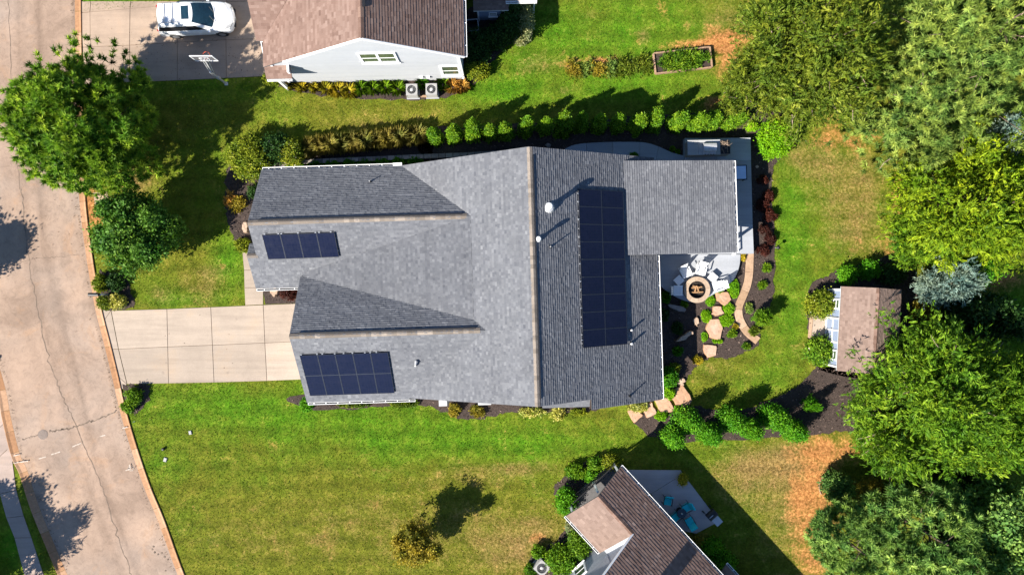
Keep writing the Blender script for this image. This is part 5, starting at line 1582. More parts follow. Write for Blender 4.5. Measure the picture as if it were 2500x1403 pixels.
# path light on the bed edge
pl_p = P(1892, 605, 0)
e = empty('path_light', (pl_p.x, pl_p.y, 0), 0, 'small black path light at the lawn edge by the red shrubs', 'path light')
mb = MB(); mb.tube([(0, 0, 0), (0, 0, 0.62)], 0.022, 8); mb.build('stake', 'alu', e)
one('lamp_hat', 'black', e, 'lathe', (0, 0, 0.6), [(0.13, 0), (0.11, 0.03), (0.03, 0.10)], 14)

# ------------------------------------------------------------------ white minivan
def van():
    p = P(478, 45, 0.8)
    e = empty('parked_minivan', (p.x, p.y, 0.032), math.radians(3.0), 'white minivan with roof bars and sunroof parked on the older driveway', 'minivan')
    # rings: (z, x rear, x front, half width, front bulge, rear bulge)
    rings = [(0.22, -2.40, 2.40, 0.90, 0.30, 0.10), (0.38, -2.50, 2.50, 0.97, 0.34, 0.12), (0.62, -2.53, 2.52, 0.99, 0.36, 0.12), (0.80, -2.52, 2.44, 0.985, 0.38, 0.12),
             (0.92, -2.50, 2.20, 0.97, 0.36, 0.12), (1.00, -2.47, 1.86, 0.955, 0.28, 0.12), (1.06, -2.44, 1.52, 0.935, 0.24, 0.12), (1.10, -2.42, 1.36, 0.915, 0.24, 0.12),
             (1.30, -2.33, 1.02, 0.865, 0.22, 0.13), (1.50, -2.22, 0.66, 0.80, 0.19, 0.13), (1.62, -2.13, 0.40, 0.755, 0.16, 0.13), (1.69, -2.04, 0.20, 0.71, 0.14, 0.13), (1.735, -1.85, 0.02, 0.62, 0.12, 0.12), (1.75, -1.6, -0.15, 0.50, 0.10, 0.1)]
    NF, NS = 9, 16
    def ring(z, xr, xf, w, bf, br):
        pts = []
        for i in range(NF):
            f = -0.86 + 1.72 * i / (NF - 1)
            pts.append((xf - bf * (abs(f) ** 2.2), w * f, z))
        cf = xf - bf
        for i in range(NS):
            s = i / (NS - 1)
            x = cf - 0.10 + (xr + br + 0.10 - cf) * s
            ww = w * (1 - 0.035 * max(0, (s - 0.82) / 0.18) ** 2 - 0.05 * max(0, (0.14 - s) / 0.14) ** 2)
            pts.append((x, ww, z))
        for i in range(NF):
            f = 0.86 - 1.72 * i / (NF - 1)
            pts.append((xr + br * (abs(f) ** 2.2), w * f, z))
        for i in range(NS):
            s = 1 - i / (NS - 1)
            x = cf - 0.10 + (xr + br + 0.10 - cf) * s
            ww = w * (1 - 0.035 * max(0, (s - 0.82) / 0.18) ** 2 - 0.05 * max(0, (0.14 - s) / 0.14) ** 2)
            pts.append((x, -ww, z))
        return pts
    RG = [ring(*r) for r in rings]
    n = len(RG[0])
    groups = {'body': MB(), 'windshield': MB(), 'rear_window': MB(), 'ws_l': MB(), 'ws_r': MB()}
    for i in range(len(RG) - 1):
        for k in range(n):
            j = (k + 1) % n
            q = [RG[i][k], RG[i][j], RG[i + 1][j], RG[i + 1][k]]
            key = 'body'
            if 7 <= i <= 10 and k < NF - 1: key = 'windshield'
            if 7 <= i <= 9 and NF + NS <= k < NF + NS + NF - 1: key = 'rear_window'
            if 7 <= i <= 8 and NF + 1 <= k < NF + NS - 1: key = 'ws_l'
            if 7 <= i <= 8 and 2 * NF + NS <= k < 2 * NF + 2 * NS - 2: key = 'ws_r'
            groups[key].face(q)
    groups['body'].face(RG[-1]); groups['body'].face(RG[0][::-1])
    body = groups['body'].build('body', 'carpaint', e, True)
    groups['windshield'].build('windshield', 'glass_blue', e, True)
    groups['rear_window'].build('rear_window', 'glass_blue', e, True)
    groups['ws_l'].build('side_window', 'black', e, True); groups['ws_r'].build('side_window', 'black', e, True)
    one('sunroof', 'glass_blue', e, 'box', (-0.28, 0, 1.752), (0.46, 0.86, 0.02))
    for s in (-1, 1):
        mb = MB(); mb.tube([(-2.0, s * 0.62, 1.74), (-1.9, s * 0.62, 1.80), (-0.75, s * 0.62, 1.81), (-0.65, s * 0.62, 1.76)], 0.022, 6); mb.build('roof_rail', 'silver', e)
        mb = MB(); obox(mb, (1.0, s * 1.03, 1.12), (0.07, 0, 0), (0, 0.10, 0), (0, 0, 0.07)); mb.build('wing_mirror', 'carpaint', e)
        mb = MB(); obox(mb, (2.17, s * 0.68, 0.79), (0.17, s * -0.10, -0.05), (0.05, 0.10, 0), (0, 0, 0.10)); mb.build('headlight', 'lampglass', e)
        mb = MB(); obox(mb, (-2.36, s * 0.80, 0.95), (0.05, 0, 0), (0.02, s * 0.06, 0), (0, 0, 0.16)); mb.build('tail_light', 'red_lens', e)
        for x in (-1.55, 1.52):
            w = MB(); w.tube([(x, s * 0.76, 0.33), (x, s * 0.995, 0.33)], 0.335, 24); w = w.build('wheel', 'rubber', e)
            mb = MB(); mb.tube([(x, s * 0.97, 0.33), (x, s * 1.002, 0.33)], 0.22, 20); mb.build('rim', 'rim', w)
            mb = MB(); mb.tube([(x, s * 0.9, 0.35), (x, s * 0.988, 0.35)], 0.40, 24); mb.build('wheel_arch', 'black', w)
        for x in (0.35, -0.75):
            one('door_handle', 'carpaint', e, 'box', (x, s * 0.99, 0.90), (0.18, 0.03, 0.03))
    for x in (-1.62, -1.12):
        mb = MB(); mb.tube([(x, -0.62, 1.82), (x, 0.62, 1.82)], 0.028, 6); mb.build('cross_bar', 'silver', e)
    mb = MB(); obox(mb, (2.42, 0, 0.72), (0.05, 0, 0), (0, 0.42, 0), (0.02, 0, 0.06)); mb.build('grille', 'silver', e)
    mb = MB(); obox(mb, (2.46, 0, 0.50), (0.05, 0, 0), (0, 0.60, 0), (0, 0, 0.05)); mb.build('bumper_intake', 'black', e)
    for y0 in (-0.45, 0.15):
        mb = MB(); mb.tube([(1.36, y0, 1.14), (1.12, y0 + 0.34, 1.29)], 0.012, 5); mb.build('wiper', 'black', e)
van()

# ------------------------------------------------------------------ basketball hoop
hb = P(553, 205, 0)
hoop = empty('basketball_hoop', (hb.x, hb.y, 0), 0, 'basketball hoop on a pole at the lawn edge of the older driveway', 'basketball hoop')
def HB(px, py, z): return P(px, py, z) - hb
topn = HB(505, 152, 2.9)
mb = MB(); mb.box((0, 0, 1.25), (0.10, 0.10, 2.5)); mb.build('pole', 'galv', hoop)
ctr = HB(498, 143, 3.35)
ctr.x = (ctr.x * 0.9)
for s in (-1, 1):
    mb = MB(); mb.tube([(s * 0.05, 0, 2.3), (s * 0.10 + ctr.x, ctr.y - 0.06, 3.5)], 0.03, 6); mb.build('upper_arm', 'galv', hoop)
    mb = MB(); mb.tube([(s * 0.05, 0, 1.85), (s * 0.10 + ctr.x, ctr.y - 0.06, 3.0)], 0.03, 6); mb.build('lower_arm', 'galv', hoop)
board = MB(); board.box((ctr.x, ctr.y, 3.35), (1.35, 0.025, 0.88)); board = board.build('backboard', 'acrylic', hoop)
mb = MB()
for s in (-1, 1):
    mb.box((ctr.x + s * 0.68, ctr.y, 3.35), (0.05, 0.05, 0.94)); mb.box((ctr.x, ctr.y, 3.35 + s * 0.45), (1.31, 0.05, 0.05))
mb.build('board_frame', 'white', board)
mb = MB()
for s in (-1, 1):
    mb.box((ctr.x + s * 0.28, ctr.y, 3.22), (0.04, 0.045, 0.42)); mb.box((ctr.x, ctr.y, 3.22 + s * 0.19), (0.52, 0.045, 0.04))
mb.build('target_square', 'white', board)
mb = MB(); c0 = Vector((ctr.x, ctr.y + 0.30, 3.02)); mb.tube([c0 + Vector((0.225 * math.cos(t), 0.225 * math.sin(t), 0)) for t in [i * math.pi / 10 for i in range(21)]], 0.018, 6); mb.build('rim', 'orange', hoop)
mb = MB()
for i in range(12):
    t0 = i * math.pi / 6; t1 = (i + .5) * math.pi / 6
    mb.tube([c0 + Vector((.22 * math.cos(t0), .22 * math.sin(t0), 0)), c0 + Vector((.16 * math.cos(t1), .16 * math.sin(t1), -.2)), c0 + Vector((.13 * math.cos(t0), .13 * math.sin(t0), -.4))], 0.008, 4)
mb.build('net', 'white', hoop)
one('base_plate', 'galv', hoop, 'box', (0, 0, 0.02), (0.22, 0.22, 0.04))
one('crank_box', 'galv', hoop, 'box', (0.02, 0, 1.3), (0.16, 0.16, 0.3))

# ------------------------------------------------------------------ mailboxes
def mailbox(label, base):
    e = empty('mailbox', (base.x, base.y, 0), math.radians(-1), label, 'mailbox', 'kerbside mailboxes')
    one('post', 'pipe_white', e, 'box', (0, 0, 0.52), (0.10, 0.10, 1.04))
    one('arm', 'pipe_white', e, 'box', (-0.14, 0, 0.98), (0.42, 0.09, 0.09))
    mb = MB(); prof = [(-0.11, 1.03), (0.11, 1.03), (0.11, 1.18), (0.085, 1.25), (0.0, 1.285), (-0.085, 1.25), (-0.11, 1.18)]
    mb.hull([(-0.62, y, z) for y, z in prof], [(0.02, y, z) for y, z in prof]); b = mb.build('box', 'black', e)
    one('door', 'black', b, 'box', (-0.632, 0, 1.14), (0.02, 0.21, 0.22))
    one('flag', 'galv', b, 'box', (-0.2, 0.118, 1.22), (0.14, 0.01, 0.05))
    return e
mailbox('black mailbox on a pale post standing at the kerb by the driveway', P(266, 718.5, 0))
mailbox('mailbox across the street, its shadow falling on the road at the left edge', P(-44, 902, 0))

# ------------------------------------------------------------------ air conditioner units
def acunit(label, px, rz=0.0, s=0.82, h=0.80):
    p = P(px[0], px[1], h)
    e = empty('air_conditioner', (p.x, p.y, 0.03), rz, label, 'air conditioner', 'outdoor air conditioner units')
    one('pad', 'counter', e, 'box', (0, 0, 0.03), (s + 0.12, s + 0.12, 0.06))
    mb = MB()
    for i in range(11): mb.box((0, 0, 0.10 + i * (h - 0.2) / 11 + 0.02), (s, s, 0.028))
    for sx in (-1, 1):
        for sy in (-1, 1): mb.box((sx * (s / 2 - .03), sy * (s / 2 - .03), h / 2 + .02), (0.062, 0.062, h - 0.06))
    mb.build('louvre_casing', 'ac_grey', e)
    one('core', 'black', e, 'box', (0, 0, h / 2), (s - 0.12, s - 0.12, h - 0.14))
    top = MB()
    n = 28; R0, zt = s * 0.40, h
    sq = []
    for i in range(n):
        a = 2 * math.pi * i / n; m = max(abs(math.cos(a)), abs(math.sin(a)))
        sq.append((s / 2 / m * math.cos(a), s / 2 / m * math.sin(a), zt))
    circ = [(R0 * math.cos(2 * math.pi * i / n), R0 * math.sin(2 * math.pi * i / n), zt) for i in range(n)]
    top.hull(sq, circ, cap=False); top.hull(circ, [(x, y, zt - 0.16) for x, y, z in circ], cap=False)
    top.hull([(x, y, zt - 0.05) for x, y, z in sq], sq, cap=False)
    top.build('top_panel', 'ac_grey', e)
    one('fan_motor', 'galv', e, 'lathe', (0, 0, zt - 0.10), [(0.11, 0), (0.11, 0.07), (0.06, 0.10)], 14)
    for i in range(4):
        a = i * math.pi / 2 + 0.4
        mb = MB(); obox(mb, (0.2 * math.cos(a) * s, 0.2 * math.sin(a) * s, zt - 0.10), Vector((math.cos(a), math.sin(a), 0)) * 0.13, Vector((-math.sin(a), math.cos(a), 0.35)) * 0.07, (0, 0, 0.004)); mb.build('fan_blade', 'galv', e)
    gm = MB()
    for r_ in (0.12, 0.2, 0.28): gm.tube([(r_ * math.cos(i * math.pi / 10), r_ * math.sin(i * math.pi / 10), zt + 0.005) for i in range(21)], 0.005, 4)
    gm.build('fan_guard', 'galv', e)
acunit('grey air conditioner, left of the pair at the white gable wall', (1005, 219), 0.02, .74)
acunit('grey air conditioner, right of the pair at the white gable wall', (1053, 218), 0.02, .74)
acunit('grey air conditioner at the bottom edge beside the corner house', (1323, 1386), -0.75)
one('unit_sill', 'wood', None, 'box', (P(1030, 236, 0).x, P(1030, 236, 0).y, 0.05), (0.9, 0.14, 0.10))
tag(bpy.data.objects['unit_sill'], 'short timber sill between the two air conditioners', 'timber')

# ------------------------------------------------------------------ corner house patio and furniture
cp = empty('corner_house_patio', P(1640, 1220, 0)); tag(cp, 'grey concrete patio with clipped corner behind the corner house', kind='structure')
patio_slab([(1500, 1146), (1662, 1147), (1668, 1156), (1590, 1205), (1545, 1190)], 0.05, 'patio_b', parent=cp, seed=31)
patio_slab([(1668, 1156), (1756, 1272), (1700, 1302), (1640, 1290), (1590, 1205)], 0.05, 'patio_b', parent=cp, seed=32)
tprng = random.Random(5)
def patio_chair(label, px, ang):
    p = P(px[0], px[1], 0.5)
    e = empty('patio_chair', (p.x, p.y, 0.05), math.radians(ang), label, 'chair', 'turquoise patio chairs')
    one('seat_cushion', 'teal', e, 'box', (0, -0.02, 0.44), (0.50, 0.50, 0.09))
    mb = MB(); obox(mb, (0, 0.29, 0.72), (0.25, 0, 0), (0, 0.04, 0.0), (0, 0.10, 0.24)); mb.build('back_cushion', 'teal', e)
    mb = MB()
    for s in (-1, 1): mb.box((s * 0.28, 0.0, 0.62), (0.04, 0.54, 0.03))
    for s in (-1, 1): mb.box((s * 0.23, 0, 0.37), (0.03, 0.5, 0.03))
    mb.box((0, 0.26, 0.37), (0.42, 0.03, 0.03)); mb.build('frame', 'black', e)
    for sx in (-1, 1):
        for sy in (-1, 1): one('leg', 'black', e, 'box', (sx * 0.26, sy * 0.25, 0.30), (0.03, 0.03, 0.60))
patio_chair('turquoise patio chair nearest the corner house eave', (1630, 1222), -8)
patio_chair('turquoise patio chair on the right of the glass table', (1676, 1238), -60)
patio_chair('dark turquoise patio chair tucked in on the left of the glass table', (1650, 1260), 130)
patio_chair('turquoise patio chair at the lower end of the group', (1684, 1273), -150)
p = P(1664, 1252, 0.7)
t = empty('glass_table', (p.x, p.y, 0.05), 0.4, 'small dark round table between the turquoise chairs', 'table')
one('table_top', 'glass_blue', t, 'lathe', (0, 0, 0.68), [(0.30, 0), (0.32, 0.01), (0.30, 0.03)], 20)
one('pedestal', 'black', t, 'lathe', (0, 0, 0), [(0.2, 0), (0.18, 0.03), (0.03, 0.06), (0.03, 0.68)], 14)
one('candle', 'pipe_white', t, 'lathe', (0.0, 0.0, 0.71), [(0.05, 0), (0.05, 0.08), (0.02, 0.1)], 10)
p = P(1738, 1256, 0.7)
g = empty('kettle_grill_cart', (p.x, p.y, 0.05), math.radians(-48), 'black barrel grill with a grey side shelf on the corner house patio', 'grill')
mb = MB(); mb.tube([(-0.10, -0.34, 0.85), (-0.10, 0.34, 0.85)], 0.27, 16); mb.build('barrel', 'black', g, True)
one('side_shelf', 'galv', g, 'box', (0.46, 0.0, 0.83), (0.55, 0.50, 0.03))
one('front_bar', 'alu', g, 'box', (-0.14, -0.1, 1.125), (0.04, 0.30, 0.03))
for sx in (-0.3, 0.2):
    for sy in (-1, 1): one('leg', 'black', g, 'box', (sx, sy * 0.27, 0.35), (0.04, 0.04, 0.72))
for sy in (-1, 1):
    mb = MB(); mb.tube([(-0.3, sy * 0.29, 0.10), (-0.3, sy * 0.34, 0.10)], 0.10, 14); mb.build('wheel', 'rubber', g)

# ------------------------------------------------------------------ small things on the lawn and road
def cover_plate(label, px, s, mat, name='utility_cover', rz=0.2):
    p = P(px[0], px[1], 0)
    e = empty(name, (p.x, p.y, 0), rz, label, 'utility cover')
    mb = MB(); mb.prism([(-s, -s * 1.3), (s, -s * 1.3), (s, s * 1.3), (-s, s * 1.3)], -0.02, 0.06, 0.5, inset=0.02); mb.build('rim', mat, e)
    one('lid', mat, e, 'box', (0, 0, 0.065), (s * 1.5, s * 2.1, 0.015))
cover_plate('pale utility cover on the lawn, upper of two', (465, 1055), .10, 'ac_grey')
cover_plate('pale utility cover on the lawn near the kerb, lower of two', (404, 1121), .11, 'ac_grey', rz=-.3)
p = P(400, 1095, 0); mb = MB(); mb.lathe((0, 0, 0), [(0.10, -0.02), (0.10, 0.14), (0.07, 0.17), (0.02, 0.18)], 14); o = mb.build('irrigation_cap', 'black'); o.location = p; tag(o, 'small dark irrigation cap in the grass by the kerb', 'irrigation cap')
p = P(335, 1026, 0); e = empty('marker_flag', p, 0.3, 'little pale blue marker flag by the kerb', 'marker flag')
mb = MB(); mb.tube([(0, 0, 0), (0, 0, 0.5)], 0.008, 5); mb.build('wire', 'galv', e); one('flag', 'blue_top', e, 'box', (0.06, 0, 0.46), (0.13, 0.006, 0.09))
p = P(105, 1060, 0)
e = empty('manhole_cover', (p.x, p.y, 0.014), 0.3, 'round iron manhole cover in the road on the long crack', 'manhole cover')
one('ring', 'iron', e, 'lathe', (0, 0, 0), [(0.33, 0), (0.33, 0.010), (0.29, 0.010)], 28)
lid = MB(); lid.lathe((0, 0, 0.002), [(0.28, 0), (0.28, 0.012), (0.275, 0.014)], 28); lid = lid.build('lid', 'iron', e)
for i in range(7): one('rib', 'iron', lid, 'box', (0, -0.18 + i * 0.06, 0.018), (0.36, 0.02, 0.008))
for i, (a, b) in enumerate([(378, 1347), (386, 1352), (402, 1358), (410, 1365), (395, 1349), (372, 1340), (375, 1333), (404, 1392)]):
    p = P(a, b, 0); mb = MB(); r_ = random.Random(i); mb.lathe((0, 0, 0), [(0.07 * r_.uniform(.6, 1.3), 0), (0.06, 0.015), (0.01, 0.022)], 8); o = mb.build('mud_clod', 'tar'); o.location = (p.x, p.y, 0.013); o.rotation_euler.z = i
    tag(o, 'dark clod of mud on the road at the lower kerb', 'mud clod', 'mud clods on the road')

# raised planting frame in the upper yard
fr = P(1665, 150, 0)
e = empty('raised_garden_bed', (fr.x, fr.y, 0), math.radians(6.5), 'timber framed vegetable bed full of weeds in the upper yard', 'garden bed')
bw, bd = 3.7, 1.35
for s in (-1, 1):
    one('board', 'wood', e, 'box', (0, s * bd / 2, 0.13), (bw, 0.08, 0.28)); one('board', 'wood', e, 'box', (s * (bw / 2 + 0.04), 0, 0.13), (0.08, bd, 0.28))
one('soil', 'mulch', e, 'box', (0, 0, 0.08), (bw - 0.1, bd - 0.1, 0.14))
me, C = foliage(404, (1.75, 0.6, 0.22), 240, 'fine', 'cypress_lime', depth=.9, zmin=-.2, sc=1.0); o = link('weeds', me, e); o.location = (0, -0.05, 0.2); tag(o, kind='stuff')
# hot-tub-like bin in the shade behind the neighbour
p = P(1152, 62, 0.7)
e = empty('wheeled_bin', (p.x, p.y, 0), 0.1, 'dark open bin standing in shade behind the neighbour house', 'bin')
mb = MB(); mb.hull([(x * .34, y * .34, 0) for x, y in ((-1, -1), (1, -1), (1, 1), (-1, 1))], [(x * .42, y * .36, .7) for x, y in ((-1, -1), (1, -1), (1, 1), (-1, 1))], cap=False); mb.box((0, 0, 0.02), (.66, .66, .04)); mb.build('bin_body', 'solar_frame', e)
mb = MB()
for s in (-1, 1): mb.box((s * .42, 0, .7), (.07, .78, .05)); mb.box((0, s * .37, .7), (.77, .06, .048))
mb.build('rim', 'counter', e)
# shed doorstep
slab_field('shed_step', 'small concrete pad in front of the shed door', [G([(1986, 768), (2016, 762), (2014, 826), (1980, 824)])], 'drive', 0.06, seed=12)
slab_field('shed_kerb', 'tan stone strip at the lawn edge of the shed pad', [G([(1976, 768), (1985, 766), (1979, 826), (1972, 824)])], 'edging', 0.07, seed=13)
# potted yellow flowers
p = P(1665, 1168, 0.3)
e = empty('flower_pot', (p.x, p.y, 0.05), 0, 'pot of yellow flowers at the clipped patio corner', 'flower pot')
one('pot', 'pot', e, 'lathe', (0, 0, 0), [(0.14, 0), (0.2, 0.28), (0.22, 0.3), (0.19, 0.3)], 16)
me, C = foliage(77, (0.22, 0.30, 0.18), 60, 'small', 'gold_grass', depth=.6, zmin=-.2, sc=.8); o = link('flowers', me, e); o.location = (0, 0, .42)

# ------------------------------------------------------------------ trees
tree('pine_tree', 'big round pine by the street overhanging the road', 'pine tree', (182, 318), 4.0, (4.25, 4.05, 3.3), 2900, 'pine', 'pine_green', 101, trunk_r=.26, amp=.34, lumps=16, depth=.6, tvar=.22, shape='lobed')
tree('street_tree', 'dark green broadleaf tree on the front lawn above the mailbox', 'tree', (322, 580), 2.6, (2.3, 2.35, 1.55), 700, 'broad', 'oak_dark', 102, trunk_r=.14, amp=.5, lumps=18, depth=.55, sc=.82, shape='lobed')
tree('cypress_tree', 'feathery olive green evergreen right of the raised garden bed', 'cypress tree', (1982, 128), 4.8, (3.9, 4.3, 4.1), 1150, 'cypress', 'cypress_olive', 103, twig=170, amp=.42, lumps=12, depth=.7, shape='lobed')
tree('cypress_tree', 'loose olive evergreen with bare twigs at the hedge end', 'cypress tree', (1868, 215), 2.4, (2.6, 2.0, 2.0), 380, 'cypress', 'cypress_olive', 104, twig=150, trunk_r=.14, depth=.75, sc=.85, shape='lobed')
tree('pine_tree', 'pale green pine filling the upper right corner', 'pine tree', (2395, 90), 6.0, (5.6, 4.6, 4.2), 2227, 'pine', 'pine_pale', 105, amp=.45, lumps=14, tvar=.22, sc=1.05, twig=60, shape='lobed')
tree('pine_tree', 'pale green pine standing over the dry lawn at the right', 'pine tree', (2270, 255), 5.2, (3.9, 3.5, 3.6), 1461, 'pine', 'pine_pale', 106, amp=.45, lumps=12, tvar=.22, sc=1.0, twig=50, bias=-.04, shape='lobed')
tree('cypress_tree', 'yellow-green cypress at the right edge above the blue cedar', 'cypress tree', (2400, 508), 4.2, (4.1, 3.1, 3.4), 1150, 'cypress', 'cypress_yellow', 107, amp=.42, lumps=12, depth=.6, shape='lobed')
tree('cypress_tree', 'small yellow-green evergreen left of the blue cedar', 'cypress tree', (2228, 590), 1.4, (1.0, 1.5, 1.3), 160, 'cypress', 'cypress_lime', 108, trunk_r=.08, limbs=8, sc=.8, depth=.7, shape='lobed')
tree('blue_cedar', 'silvery blue cedar between the shed and the yellow-green cypress', 'cedar tree', (2318, 692), 2.7, (1.5, 1.1, 1.6), 300, 'cypress', 'cedar_blue', 109, trunk_r=.13, amp=.45, lumps=12, sc=.75, depth=.8, kk=1.1, shape='lobed')
tree('blue_cedar', 'silvery blue conifer cut off by the right edge of the picture', 'cedar tree', (2492, 330), 3.4, (1.7, .95, 2.0), 230, 'cypress', 'cedar_blue', 110, trunk_r=.12, sc=.75, depth=.7, shape='lobed')
tree('cypress_tree', 'huge lime green cypress overhanging the shed roof', 'cypress tree', (2312, 968), 4.4, (4.3, 3.9, 3.6), 1500, 'cypress', 'cypress_lime', 111, amp=.42, lumps=16, depth=.6, twig=110, shape='lobed')
tree('cypress_tree', 'lime green cypress at the right edge below the dark gap', 'cypress tree', (2490, 1010), 4.2, (2.8, 3.2, 3.2), 620, 'cypress', 'cypress_lime', 112, amp=.42, depth=.65, twig=40, shape='lobed')
tree('pine_tree', 'blue-green pine at the bottom beside the orange straw', 'pine tree', (2075, 1325), 3.6, (2.2, 2.5, 2.4), 748, 'pine', 'pine_blue', 113, trunk_r=.15, amp=.4, tvar=.22, shape='lobed')
tree('pine_tree', 'soft blue-green pine in the lower right woods', 'pine tree', (2250, 1290), 5.0, (3.0, 2.6, 3.2), 855, 'pine', 'pine_blue', 114, trunk_r=.2, amp=.4, tvar=.22, sc=1.1, shape='lobed')
tree('pine_tree', 'blue-green pine at the bottom edge of the woods', 'pine tree', (2330, 1410), 5.4, (3.6, 2.0, 3.0), 748, 'pine', 'pine_blue', 115, trunk_r=.2, amp=.4, tvar=.22, shape='lobed')
tree('broadleaf_tree', 'dark broadleaf tree in the lower right corner', 'tree', (2440, 1290), 4.4, (2.9, 3.6, 3.2), 560, 'broad', 'pine_blue', 116, amp=.45, lumps=14, depth=.7, bias=-.05, shape='lobed')
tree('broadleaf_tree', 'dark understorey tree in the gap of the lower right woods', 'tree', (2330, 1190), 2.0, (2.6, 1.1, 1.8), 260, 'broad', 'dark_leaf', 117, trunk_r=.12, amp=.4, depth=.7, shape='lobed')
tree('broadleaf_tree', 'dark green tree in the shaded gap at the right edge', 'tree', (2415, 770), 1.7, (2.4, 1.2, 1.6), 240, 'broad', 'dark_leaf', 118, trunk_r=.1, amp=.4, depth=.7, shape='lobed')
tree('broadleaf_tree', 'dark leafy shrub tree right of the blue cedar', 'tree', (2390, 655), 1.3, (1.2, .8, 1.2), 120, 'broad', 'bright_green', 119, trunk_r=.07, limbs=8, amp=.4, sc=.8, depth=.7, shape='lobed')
tree('young_tree', 'small rusty green tree on the lower lawn with a dark shadow', 'tree', (1014, 1335), 2.3, (1.2, 1.45, 1.3), 340, 'small', 'rusty_leaf', 120, trunk_r=.07, limbs=16, amp=.5, lumps=10, depth=.75, sc=1.2, kk=1.0, shape='lobed')
# across the street, beyond the left edge: seen only by the shade they throw on the road
tree('street_tree', 'tree across the street shading the left edge of the road', 'tree', (-375, 745), 4.2, (2.3, 2.3, 2.2), 420, 'broad', 'oak_dark', 121, trunk_r=.18, amp=.4, lumps=14, shape='lobed')
tree('street_tree', 'tree across the street whose shadow lies on the lower road', 'tree', (-150, 1488), 3.9, (1.05, 1.05, 1.5), 150, 'cypress', 'cypress_olive', 122, trunk_r=.14, amp=.4, lumps=14, shape='lobed')
tree('street_tree', 'tree across the street shading the lower sidewalk', 'tree', (-330, 1500), 4.2, (3.4, 3.0, 2.8), 520, 'broad', 'oak_dark', 123, trunk_r=.2, amp=.45, shape='lobed')

# ------------------------------------------------------------------ the hedge row, each shrub its own
HX = [(1058, 325), (1105, 322), (1150, 318), (1192, 315), (1235, 315), (1283, 305), (1327, 300), (1378, 305), (1425, 298), (1468, 295), (1516, 296), (1562, 295), (1607, 290), (1660, 290), (1707, 287), (1750, 285), (1797, 283)]
for i, (a, b) in enumerate(HX):
    p = P(a, b, 1.75)
    hs = shrub('hedge_shrub', 'upright evergreen, %s in the hedge row counted from the ornamental grasses' % ordinal(i), 'hedge shrub', p.x, p.y, (0.45, 0.45, 1.45), 'small', 'hedge_green', seed=i, group='evergreen hedge row', n=170, shape='bullet', spread=0.8, variants=4, scale=0.88 + 0.20 * ((i * 7) % 5) / 5 + (0.06 if i > 12 else 0), depth=.45, amp=.25, zmin=-1, tvar=.2)
    hr = random.Random(90 + i)
    hs.rotation_euler.x = hr.gauss(0, .06); hs.rotation_euler.y = hr.gauss(0, .06)
    k_ = hs.scale.x; hs.scale = (k_ * hr.uniform(.85, 1.08), k_ * hr.uniform(.85, 1.08), k_ * hr.uniform(.9, 1.08))
# paired evergreens near the shed
AR = [((1682, 1028), .88, 'upper evergreen of the left pair behind the corner stone steps'), ((1736, 1062), .76, 'lower evergreen of the left pair behind the corner stone steps'),
      ((1788, 1026), .84, 'upper evergreen of the middle pair in the bed below the lawn'), ((1836, 1050), .72, 'lower evergreen of the middle pair in the bed below the lawn'),
      ((1896, 1022), .88, 'upper evergreen of the right pair near the shed'), ((1943, 1054), .76, 'lower evergreen of the right pair near the shed'),
      ((1645, 1068), .78, 'lone evergreen left of the three pairs near the corner house shadow')]
for i, ((a, b), s, lb) in enumerate(AR):
    p = P(a, b, 1.45 * s)
    shrub('arborvitae', lb, 'evergreen shrub', p.x, p.y, (0.66, 0.66, 1.45), 'small', 'bright_green', seed=i, group='paired evergreens', n=270, variants=4, scale=s, depth=.5, amp=.2, shape='bullet', zmin=-1, spread=1.5, sc=1.15, tvar=.24, bias=-.06)
p = P(1981, 988, .5)
shrub('young_conifer', 'small bright green conifer alone on the mulch below the shed', 'conifer', p.x, p.y, (0.42, 0.34, 0.8), 'fine', 'bright_green', seed=1, n=110, shape='cone', depth=.5)
p = P(1858, 775, .6)
shrub('young_conifer', 'bushy young conifer on the bed edge casting a feathery shadow on the lawn', 'conifer', p.x, p.y, (0.48, 0.42, 0.75), 'fine', 'hedge_green', seed=2, n=170, depth=.6)
# red barberries
for i, (a, b) in enumerate([(1862, 440), (1877, 478), (1862, 500), (1881, 526), (1866, 558), (1880, 583), (1862, 612)]):
    p = P(a, b, .3)
    shrub('barberry', 'dark red barberry, %s from the top of the row beside the patio' % ordinal(i), 'shrub', p.x, p.y, (0.36, 0.36, 0.28), 'small', 'barberry', seed=i, group='red barberry row', n=55, variants=3, scale=.85 + .3 * ((i * 5) % 4) / 4, sc=.7, zmin=-.3)
p = P(708, 716, .3); shrub('barberry', 'dark red shrub beside the cream boulder at the front walk', 'shrub', p.x, p.y, (0.5, 0.45, 0.32), 'small', 'barberry', seed=2, n=70, sc=.7, zmin=-.3)

